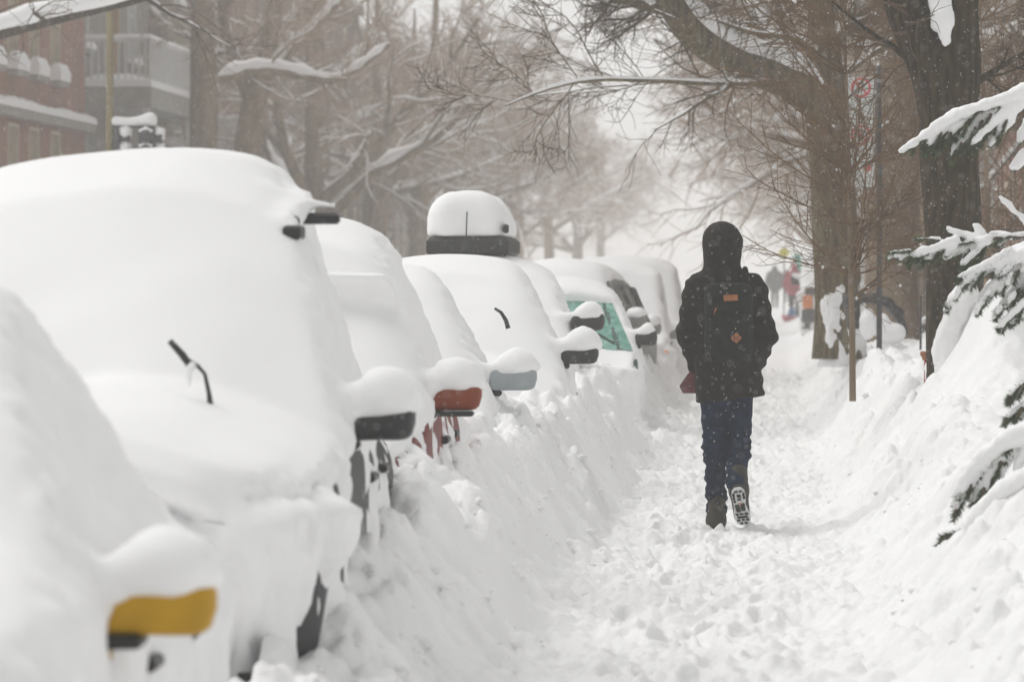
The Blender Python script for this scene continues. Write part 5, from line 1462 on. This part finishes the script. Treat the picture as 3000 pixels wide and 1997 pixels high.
specr = [('brown', 'brown brick house behind the dark forked trunk at the right edge', 50.0, 60.0), ('stone', 'pale house glimpsed between the two big trunks', 60.3, 73.0), ('red', 'hazy brick house beyond the sign post', 73.3, 88.0), ('stone', 'far pale house at the right end of the path', 88.3, 112.0), ('brown', 'farthest brown house on the right', 112.3, 150)]
for i, (wl, lb, y0, y1) in enumerate(specr):
    n_ = int((y1 - y0) / 2.6); ws = []
    for k in range(n_):
        c = y0 + (k + 0.5) * (y1 - y0) / n_
        if k != 1: ws.append((c - .6, c + .6, 1.1, 3.0))
        ws.append((c - .6, c + .6, 4.0, 6.2))
    c = y0 + 1.5 * (y1 - y0) / n_
    house(lb, 3.45 + 0.35 * (i > 0) + 0.3 * (i > 1), y0, y1, 8.6, wl, ws, side=-1, frame=('cream', 'white_paint')[i % 2], doors=[(c - .55, c + .55, 0.9, 3.1)])

# ------------------------------------------------------------------ outdoor staircase and porch between the trunks
def staircase():
    r = thing('outdoor_staircase', 'iron outdoor staircase with snow on every tread between the big trunks', 'staircase', (1.75, 62.0, 0.5))
    for k in range(9):
        z = 0.12 + 0.19 * k; x = 0.05 + 0.16 * k
        st = MB().box((x, -0.5, z), (x + 0.26, 0.5, z + 0.04), 0.008).build('tread', MT['iron'], r)
        m = MB(); snow_pad(m, (x - 0.01, -0.46, z + 0.042), (x + 0.24, 0.46, 0), 0.11); m.build('tread_snow', MT['snow'], st)
    for y in (-0.53, 0.53):
        MB().tube([(0.0, y, 0.02), (1.55, y, 1.86)], 0.025, 6).build('stringer', MT['iron'], r)
        h_ = MB().tube([(0.0, y, 0.95), (1.55, y, 2.79)], 0.022, 6).build('handrail', MT['iron'], r)
        MB().tube([(0.0, y, 0.985), (1.55, y, 2.825)], 0.026, 6).build('handrail_snow', MT['snow'], h_)
        for k in range(9):
            x = 0.08 + 0.16 * k; z = 0.1 + 0.19 * k
            MB().tube([(x, y, z), (x, y, z + 0.92)], 0.011, 5).build('baluster', MT['iron'], r)
staircase()
for i, (px_, yy_, lb) in enumerate([(2527, 78, 'white porch column left of the dark sign pole'), (2556, 78, 'white porch column just behind the dark sign pole'), (2585, 70, 'white porch column right of the dark sign pole')]):
    p = P(px_, 870, yy_)
    c_ = thing('porch_column', lb, 'column', (p[0], yy_, Hz(p[0], yy_) - 0.2), 0, 'porch columns')
    MB().box((-0.07, -0.07, 0), (0.07, 0.07, 3.6), 0.012).build('shaft', MT['white_paint'], c_)
    MB().box((-0.11, -0.11, 3.603), (0.11, 0.11, 3.72), 0.015).build('capital', MT['white_paint'], c_)
    MB().box((-0.10, -0.10, -0.2), (0.10, 0.10, -0.003), 0.012).build('foot', MT['concrete'], c_)

# board fence, pipe rails and wheel rims at the right edge
fy = 38.5
f_ = thing('board_fence', 'dark red board fence behind the snow heap at the right edge', 'fence', (P(2900, 1000, fy)[0], fy, 0.5))
for k in range(7):
    x = 0.03 + k * 0.135
    MB().box((x, 0, -0.3), (x + 0.125, 0.03, 0.88 + 0.02 * (k % 2)), 0.005).build('board', MT['board'], f_)
MB().box((0.0, 0.034, 0.55), (1.0, 0.08, 0.64), 0.006).build('crossbar', MT['board'], f_)
m = MB(); snow_pad(m, (0.02, -0.02, 0.905), (0.98, 0.05, 0), 0.07); m.build('fence_snow', MT['snow'], f_)
for i, (a, e, lb) in enumerate([((2860, 985), (3010, 850), 'upper of the two slanted blue-grey rails by the board fence'), ((2868, 1000), (3020, 893), 'lower of the two slanted blue-grey rails by the board fence')]):
    pa, pe = P(*a, 36.5), P(*e, 36.5)
    r_ = thing('handrail', lb, 'handrail', tuple(pa))
    d_ = pe - pa
    MB().tube([(0, 0, 0), tuple(d_ * 0.5), tuple(d_)], 0.028, 8).build('rail', MT['iron'], r_, smooth=True)
    MB().tube([tuple(d_ * 0.02 + (0, 0, 0.03)), tuple(d_ * 0.5 + (0, 0, 0.034)), tuple(d_ + (0, 0, 0.03))], [0.012, 0.019, 0.012], 7).build('rail_snow', MT['snow'], r_, smooth=True)
    MB().tube([tuple(d_ * 0.75), tuple(d_ * 0.75 - np.array((0, 0, 0.9)))], 0.02, 6).build('post', MT['iron'], r_)
bp_ = P(2955, 985, 35.0)
bk = thing('garden_bench', 'snow-capped dark tubular seat at the right edge below the rails', 'bench', tuple(bp_))
for k in range(2):
    t_ = MB().tube([(0 + 0.03 * k, 0.05 * k, -0.02 - 0.055 * k), (0.10 + .03 * k, 0.05 * k, 0.05 - 0.055 * k), (0.30, 0.05 * k, 0.15 - 0.06 * k)], 0.036, 10).build('tube', MT['iron'], bk, smooth=True)
    MB().tube([(0.03 + 0.03 * k, 0.05 * k, 0.025 - 0.05 * k), (0.12 + .03 * k, .05 * k, 0.095 - 0.055 * k), (0.30, .05 * k, 0.185 - 0.06 * k)], [0.010, 0.03, 0.03], 9).build('tube_snow', MT['snow'], t_, smooth=True)
for x in (0.04, 0.24): MB().tube([(x, 0.06, 0.02), (x, 0.06, -0.7)], 0.014, 6).build('leg', MT['iron'], bk)

# ------------------------------------------------------------------ no-parking signs on their pole
MT['sign_white'] = M('sign_white', (0.5, 0.52, 0.5), 0.5, 0.05, 8.0)
MT['sign_red'] = M('sign_red', (0.50, 0.03, 0.035), 0.5, 0.1, 8.0)
sy = 44.0
pb = P(2576, 975, sy)
sg = thing('sign_post', 'pole with three stacked no-parking panels seen through the red twigs', 'sign', tuple(pb))
rb = np.array(pb)
MB().tube([(0, 0, -0.4), (0, 0, 1.2), (-0.01, 0, 2.45)], 0.027, 10).build('pole', MT['iron'], sg, smooth=True)
def ring(mb, cx, cz, r0, r1, y, n=30):
    V = [(cx + r * math.cos(2*math.pi*i/n), y, cz + r * math.sin(2*math.pi*i/n)) for r in (r0, r1) for i in range(n)]
    V += [(x, y_ - 0.003, z) for x, y_, z in V]
    F = []
    for i in range(n):
        j = (i + 1) % n
        F += [(i, j, n + j, n + i), (2*n+i, 3*n+i, 3*n+j, 2*n+j), (n+i, n+j, 3*n+j, 3*n+i), (i, 2*n+i, 2*n+j, j)]
    mb.add(V, F)
for k, (ya, yb_) in enumerate([(228, 345), (352, 455), (458, 548)]):
    a = P(2478, ya, sy) - rb; e = P(2562, yb_, sy) - rb
    y0 = -0.045
    pn = MB().box((a[0], y0, e[2]), (e[0], y0 + 0.012, a[2]), 0.003).build('panel', MT['sign_white'], sg)
    if k < 2:
        c = P(2522, 258 if k == 0 else 397, sy) - rb
        m = MB(); ring(m, c[0], c[2], 0.072, 0.092, y0 - 0.001); m.build('red_ring', MT['sign_red'], pn)
        a45 = math.radians(45)
        m = MB(); dx = 0.078 * math.cos(a45); w_ = 0.0065
        m.poly([(c[0]-dx-w_, y0-.0045, c[2]+dx-w_), (c[0]-dx+w_, y0-.0045, c[2]+dx+w_), (c[0]+dx+w_, y0-.0045, c[2]-dx+w_), (c[0]+dx-w_, y0-.0045, c[2]-dx-w_)], -0.002); m.build('red_slash', MT['sign_red'], pn)
        m = MB(); m.box((c[0]-.03, y0-.0035, c[2]-.05), (c[0]-.014, y0-.001, c[2]+.05)); m.box((c[0]-.014, y0-.0035, c[2]+.035), (c[0]+.022, y0-.001, c[2]+.05)); m.box((c[0]-.014, y0-.0035, c[2]-.008), (c[0]+.022, y0-.001, c[2]+.007)); m.box((c[0]+.016, y0-.0035, c[2]+.007), (c[0]+.03, y0-.001, c[2]+.035))
        m.build('letter', MT['black'], pn)
    else:
        c = P(2541, 492, sy) - rb
        m = MB(); ring(m, c[0], c[2], 0.001, 0.036, y0 - 0.001); m.build('red_disc', MT['sign_red'], pn)
m = MB().tube([(-0.01, -0.03, 2.30), (0.0, 0.0, 2.32)], 0.02, 6); m.build('bracket', MT['steel'], sg)
# hydrant marker, half hidden by the trunk
hp = P(2712, 1120, 34.6)
hm_ = thing('hydrant_marker', 'thin red marker rod with an orange cap beside the dark trunk', 'marker', tuple(hp))
MB().tube([(0, 0, -0.3), (0, 0, 0.16)], 0.012, 8).build('rod', MT['lamp_red'], hm_, smooth=True)
MB().tube([(-0.008, 0, 0.16), (-0.008, 0, 0.185), (-0.008, 0, 0.20), (-0.008, 0, 0.225)], [0.016, 0.022, 0.036, 0.030], 10).build('cap', MT['leather'], hm_, smooth=True)
dp = P(2697, 975, 44.5)
pole2 = thing('short_post', 'thin black post rising from the snow left of the dark trunk', 'post', tuple(dp))
MB().tube([(0, 0, -0.4), (0, 0, 0.32)], 0.011, 8).build('shaft', MT['iron'], pole2, smooth=True)
MB().tube([(0, 0, 0.32), (0, 0, 0.345)], [0.016, 0.008], 8).build('cap', MT['iron'], pole2, smooth=True)

# black arched cover half buried behind the sapling
ap = P(2570, 965, 46.0)
ac = thing('arched_cover', 'black arched cover half buried in the heap behind the slender young tree', 'cover', (ap[0], 46.0, ap[2] - 0.05))
def arch(X, Y, Z):
    a0 = [(-0.27, 0.34), (-0.20, 0.36), (-0.05, 0.35), (0.10, 0.30), (0.20, 0.20), (0.275, 0.02)]
    d = 1.0
    for i in range(len(a0) - 1):
        r0, r1 = np.interp([i, i + 1], [0, 2, 4, 5], [0.055, 0.055, 0.05, 0.025])
        d = smin(d, capsule(X, Y, Z, (a0[i][0], 0, a0[i][1]), (a0[i+1][0], 0, a0[i+1][1]), r0, r1, (1, 3.0, 1)), 0.03)
    d = smin(d, rbox(X, Y, Z, (-0.225, 0, 0.22), (0.06, 0.16, 0.16), 0.02), 0.03)
    d = smin(d, capsule(X, Y, Z, (-0.31, 0, 0.38), (-0.26, 0, 0.05), 0.03, 0.015, (1, 3, 1)), 0.02)
    return d
sdf_part('cover', (-0.42, -0.24, -0.08), (0.40, 0.24, 0.52), 0.016, arch, MT['black'], ac, 1, lambda x, y, z: 0.02 * (vnoise(x * 12, y * 12, z * 12, 3) - 0.5))
def heap(X, Y, Z):
    d = ellip(X, Y, Z, (-0.09, -0.22, 0.10), (0.075, 0.15, 0.15))
    d = smin(d, ellip(X, Y, Z, (0.05, -0.22, 0.06), (0.07, 0.15, 0.15)), 0.03)
    return smin(d, ellip(X, Y, Z, (0.15, -0.22, 0.02), (0.12, 0.15, 0.09)), 0.05)
sdf_part('snow_heap', (-0.4, -0.5, -0.3), (0.45, 0.1, 0.4), 0.02, heap, MT['snow'], ac, 2, lambda x, y, z: 0.04 * (vnoise(x * 6, y * 6, z * 6, 4) - 0.5))

# ------------------------------------------------------------------ traffic light by the red brick building
ty = 70.0
tp_ = P(322, 900, ty)
tl = thing('traffic_light', 'snow-capped traffic light hanging from an olive wooden pole', 'traffic light', (tp_[0], ty, -0.1))
tb = np.array(tl.location)
MB().tube([(0, 0, -0.3), (0, 0, 3.0), (0.01, 0, 7.5)], [0.068, 0.06, 0.05], 10).build('pole', MT['olive_wood'], tl, smooth=True)
q = lambda px_, py_: P(px_, py_, ty) - tb
a, e = q(330, 372), q(452, 372)
MB().tube([tuple(a), tuple(e)], 0.022, 8).build('arm', MT['iron'], tl)
def tsnow(X, Y, Z):
    d = capsule(X, Y, Z, q(338, 355), q(385, 358), 0.075, 0.06)
    d = smin(d, capsule(X, Y, Z, q(385, 358), q(440, 350), 0.06, 0.10), 0.05)
    d = smin(d, capsule(X, Y, Z, q(440, 350), q(452, 372), 0.09, 0.05), 0.04)
    return smax(d, -(Z - a[2] - 0.012), 0.02)
sdf_part('arm_snow', tuple(np.minimum(a, e) - 0.25), tuple(np.maximum(a, e) + 0.3), 0.022, tsnow, MT['snow_car'], tl, 2)
h1 = q(343, 430)
hb = MB().box((h1[0] - 0.03, -0.12, h1[2] - 0.42), (h1[0] + 0.04, 0.12, h1[2] + 0.27), 0.015).build('signal_head', MT['iron'], tl)
h2 = q(432, 440)
hb2 = MB().box((h2[0] - 0.115, -0.10, h2[2] - 0.42), (h2[0] + 0.115, 0.10, h2[2] + 0.28), 0.02).build('signal_head', MT['iron'], tl)
for k in range(3):
    z = h1[2] + 0.16 - 0.22 * k
    v = MB().tube([(h1[0] + 0.04, 0, z), (h1[0] + 0.20, 0, z - 0.02)], [0.10, 0.095], 12).build('visor', MT['iron'], hb, smooth=True)
    MB().tube([(h1[0] + 0.05, 0, z + 0.03), (h1[0] + 0.13, 0, z + 0.04), (h1[0] + 0.21, 0, z + 0.02)], [0.10, 0.115, 0.09], 12).build('visor_snow', MT['snow_car'], v, smooth=True)
    v = MB().tube([(h2[0], -0.10, z), (h2[0], -0.28, z - 0.02)], [0.10, 0.095], 12).build('visor', MT['iron'], hb2, smooth=True)
    MB().tube([(h2[0] - 0.10, -0.2, z + 0.06), (h2[0], -0.2, z + 0.09), (h2[0] + 0.10, -0.2, z + 0.06)], [0.02, 0.045, 0.02], 10).build('visor_snow', MT['snow_car'], v, smooth=True)
    v = MB().tube([(h2[0] + 0.115, 0, z), (h2[0] + 0.23, 0, z - 0.02)], [0.10, 0.095], 12).build('visor', MT['iron'], hb2, smooth=True)
    MB().tube([(h2[0] + 0.13, 0, z + 0.03), (h2[0] + 0.25, 0, z + 0.02)], [0.10, 0.085], 12).build('visor_snow', MT['snow_car'], v, smooth=True)

# ------------------------------------------------------------------ far end of the path: van, walkers, signs
VY = 104.0
vx = P(2347, 900, VY)[0]
sh = SHAPES['van']
van, S, my, mzl = car('delivery_van', 'white van nosing in from the right behind the big leaning trunk', 'van', vx + 0.96 * 2, VY + 1.3, PAINT['white'], MT['black'], 131, z0=0.27, h=0.06, snow_scale=0.6, mirror_h=0.2)
van['category'] = 'van'; del van['group']
MB().box((-0.93, -0.10, 0.72), (-0.72, 0.06, 1.0), 0.02).build('turn_signal', MT['lamp_orange'], van)
MB().box((-0.95, -0.06, 0.42), (-0.30, 0.08, 0.70), 0.02).build('grille', PAINT['charcoal'], van)
MB().box((-0.88, -0.07, 1.01), (-0.60, 0.05, 1.18), 0.02).build('headlight', PAINT['charcoal'], van)

def walker(name, label, X, Y, coat, trousers, skin=None, lean=0.0, hgt=1.72, wide=1.0):
    r = thing(name, label, 'person', (X, Y, Hz(X, Y) if Y > 74 else 0.0))
    k = hgt / 1.75
    def coatf(x, y, z):
        d = capsule(x, y, z, (0, lean * .4, 0.85 * k), (0, lean, 1.32 * k), 0.20 * wide, 0.21 * wide, (1.05, 0.75, 1))
        for s in (-1, 1):
            d = smin(d, capsule(x, y, z, (s * 0.20 * wide, lean, 1.40 * k), (s * 0.27 * wide, lean + 0.05, 1.10 * k), 0.075, 0.065), 0.04)
            d = smin(d, capsule(x, y, z, (s * 0.27 * wide, lean + 0.05, 1.10 * k), (s * 0.24 * wide, lean + 0.16, 0.88 * k), 0.065, 0.05), 0.03)
        d = smin(d, ellip(x, y, z, (0, lean + 0.03, 1.62 * k), (0.115, 0.13, 0.14)), 0.06)
        return smax(d, 0.72 * k - z, 0.02)
    sdf_part('coat', (-0.45, -0.45, 0.6), (0.45, 0.6, 1.9), 0.03, coatf, coat, r, 1, lambda x, y, z: 0.02 * (vnoise(x * 8, y * 8, z * 8, 2) - 0.5))
    def legs(x, y, z):
        d = 1.0
        for s, f in ((-1, 0.10), (1, -0.12)):
            d = smin(d, capsule(x, y, z, (s * 0.09, 0, 0.85 * k), (s * 0.095, f * .3, 0.46 * k), 0.095, 0.075), 0.03)
            d = smin(d, capsule(x, y, z, (s * 0.095, f * .3, 0.46 * k), (s * 0.09, f, 0.08), 0.075, 0.055), 0.03)
            d = smin(d, capsule(x, y, z, (s * 0.09, f - 0.02, 0.05), (s * 0.10, f + 0.15, 0.04), 0.05, 0.045), 0.03)
        return d
    sdf_part('trousers', (-0.3, -0.4, -0.03), (0.3, 0.4, 1.0), 0.028, legs, trousers, r, 1)
    sdf_part('head', (-0.15, lean - 0.05, 1.4), (0.15, lean + 0.3, 1.85), 0.025, lambda x, y, z: ellip(x, y, z, (0, lean + 0.085, 1.62 * k), (0.075, 0.09, 0.11)), MT['skin'], r, 1)
    return r
MT['coat_red'] = M('coat_red', (0.40, 0.035, 0.06), 0.8, 0.15, 12.0)
MT['coat_dark'] = M('coat_dark', (0.03, 0.03, 0.028), 0.85, 0.2, 12.0)
MT['coat_plum'] = M('coat_plum', (0.09, 0.04, 0.07), 0.85, 0.2, 12.0)
walker('person', 'far person in a red coat beside the white van', P(2328, 900, 146)[0], 146.0, MT['coat_red'], MT['coat_dark'], hgt=1.66, wide=1.1)
walker('person', 'far dark figure on the path, left of the red coat', P(2270, 850, 205)[0], 205.0, MT['coat_dark'], MT['coat_dark'], hgt=1.85, wide=1.35)
walker('person', 'distant plum-coated figure between the dark figure and the red coat', P(2305, 850, 214)[0], 214.0, MT['coat_plum'], MT['coat_dark'], hgt=1.5)
sl = thing('sled', 'blue and red sled on the path by the person in the red coat', 'sled', (P(2318, 950, 143)[0], 143.0, Hz(0.5, 143) + 0.0))
MT['blue_plastic'] = M('blue_plastic', (0.03, 0.16, 0.42), 0.4, 0.1, 8.0)
MB().add([(-.22, -.5, .0), (.2, -.5, 0), (.2, .5, 0), (-.22, .5, .0), (-.28, -.55, .13), (.24, -.55, .13), (.24, .55, .13), (-.28, .55, .2)], [(0, 3, 2, 1), (0, 1, 5, 4), (1, 2, 6, 5), (2, 3, 7, 6), (3, 0, 4, 7), (4, 5, 6, 7)]).build('shell', MT['coat_red'], sl)
MB().add([(-.12, -.3, .17), (.16, -.3, .17), (.16, .3, .17), (-.12, .3, .19), (-.06, -.25, .40), (.10, -.25, .42), (.10, .25, .42), (-.06, .25, .40)], [(0, 3, 2, 1), (0, 1, 5, 4), (1, 2, 6, 5), (2, 3, 7, 6), (3, 0, 4, 7), (4, 5, 6, 7)]).build('load', MT['blue_plastic'], sl)
MT['sign_yellow'] = M('sign_yellow', (0.75, 0.70, 0.05), 0.5, 0.05, 8.0)
MT['sign_green'] = M('sign_green', (0.10, 0.45, 0.36), 0.5, 0.05, 8.0)
for (px_, py_, yy_, mt_, lb, sq) in [(2297, 740, 150, 'sign_yellow', 'far yellow diamond sign above the walkers', 0.20), (2336, 772, 160, 'sign_green', 'far pale green sign beside the white van', 0.13)]:
    p = P(px_, py_, yy_); z0 = Hz(p[0], yy_)
    s_ = thing('road_sign', lb, 'sign', (p[0], yy_, z0))
    MB().tube([(0, 0.03, -0.3), (0, 0.03, p[2] - z0 + 0.1)], 0.025, 8).build('post', MT['steel'], s_)
    zc = p[2] - z0
    if mt_ == 'sign_yellow': pts = [(-sq, 0, zc), (0, 0, zc + sq), (sq, 0, zc), (0, 0, zc - sq)]
    else: pts = [(-sq, 0, zc - .32), (-sq, 0, zc + .32), (sq, 0, zc + .32), (sq, 0, zc - .32)]
    MB().poly(pts, 0.01).build('plate', MT[mt_], s_)

# ------------------------------------------------------------------ snow-filled air
hz = MB().box((-60, -19, -2.0), (60, 1490, 17.5)).build('haze', None)
hm = bpy.data.materials.new('haze'); hm.use_nodes = True
t = hm.node_tree; t.nodes.remove(t.nodes['Principled BSDF'])
pv = t.nodes.new('ShaderNodeVolumePrincipled')
pv.inputs['Color'].default_value = (0.97, 0.955, 0.935, 1)
pv.inputs['Density'].default_value = HAZE
pv.inputs['Anisotropy'].default_value = 0.0
t.links.new(pv.outputs[0], t.nodes['Material Output'].inputs['Volume'])
hz.data.materials.append(hm)
tag(hz, 'snow-filled hazy air over the street', 'haze', kind='stuff')

def flakes():
    rng = np.random.default_rng(99)
    N = 52000
    Y = 9 + 95 * rng.random(N) ** 0.8
    X = (rng.uniform(-150, 3150, N) - 2260) / FPX * Y
    Z = 1.5 - (rng.uniform(-80, 1500, N) - 800) / FPX * Y
    r = rng.uniform(0.0008, 0.0019, N) * (1 + Y / 130)
    o = np.array([(1, 0, 0), (-1, 0, 0), (0, 1, 0), (0, -1, 0), (0, 0, 1), (0, 0, -1)], float)
    f = np.array([(0, 2, 4), (2, 1, 4), (1, 3, 4), (3, 0, 4), (2, 0, 5), (1, 2, 5), (3, 1, 5), (0, 3, 5)])
    keep = Z > H0(X, Y) + 0.05
    X, Y, Z, r = X[keep], Y[keep], Z[keep], r[keep]
    V = np.stack([X, Y, Z], 1)[:, None] + o[None] * r[:, None, None] * np.array([1.0, 1.0, 1.3])
    F = f[None] + (np.arange(len(X)) * 6)[:, None, None]
    ob = obj('falling_snow', mk_mesh('falling_snow', V.reshape(-1, 3), F.reshape(-1, 3)), MT['snow'])
    tag(ob, 'snowflakes drifting through the air', 'snowflakes', kind='stuff')
flakes()
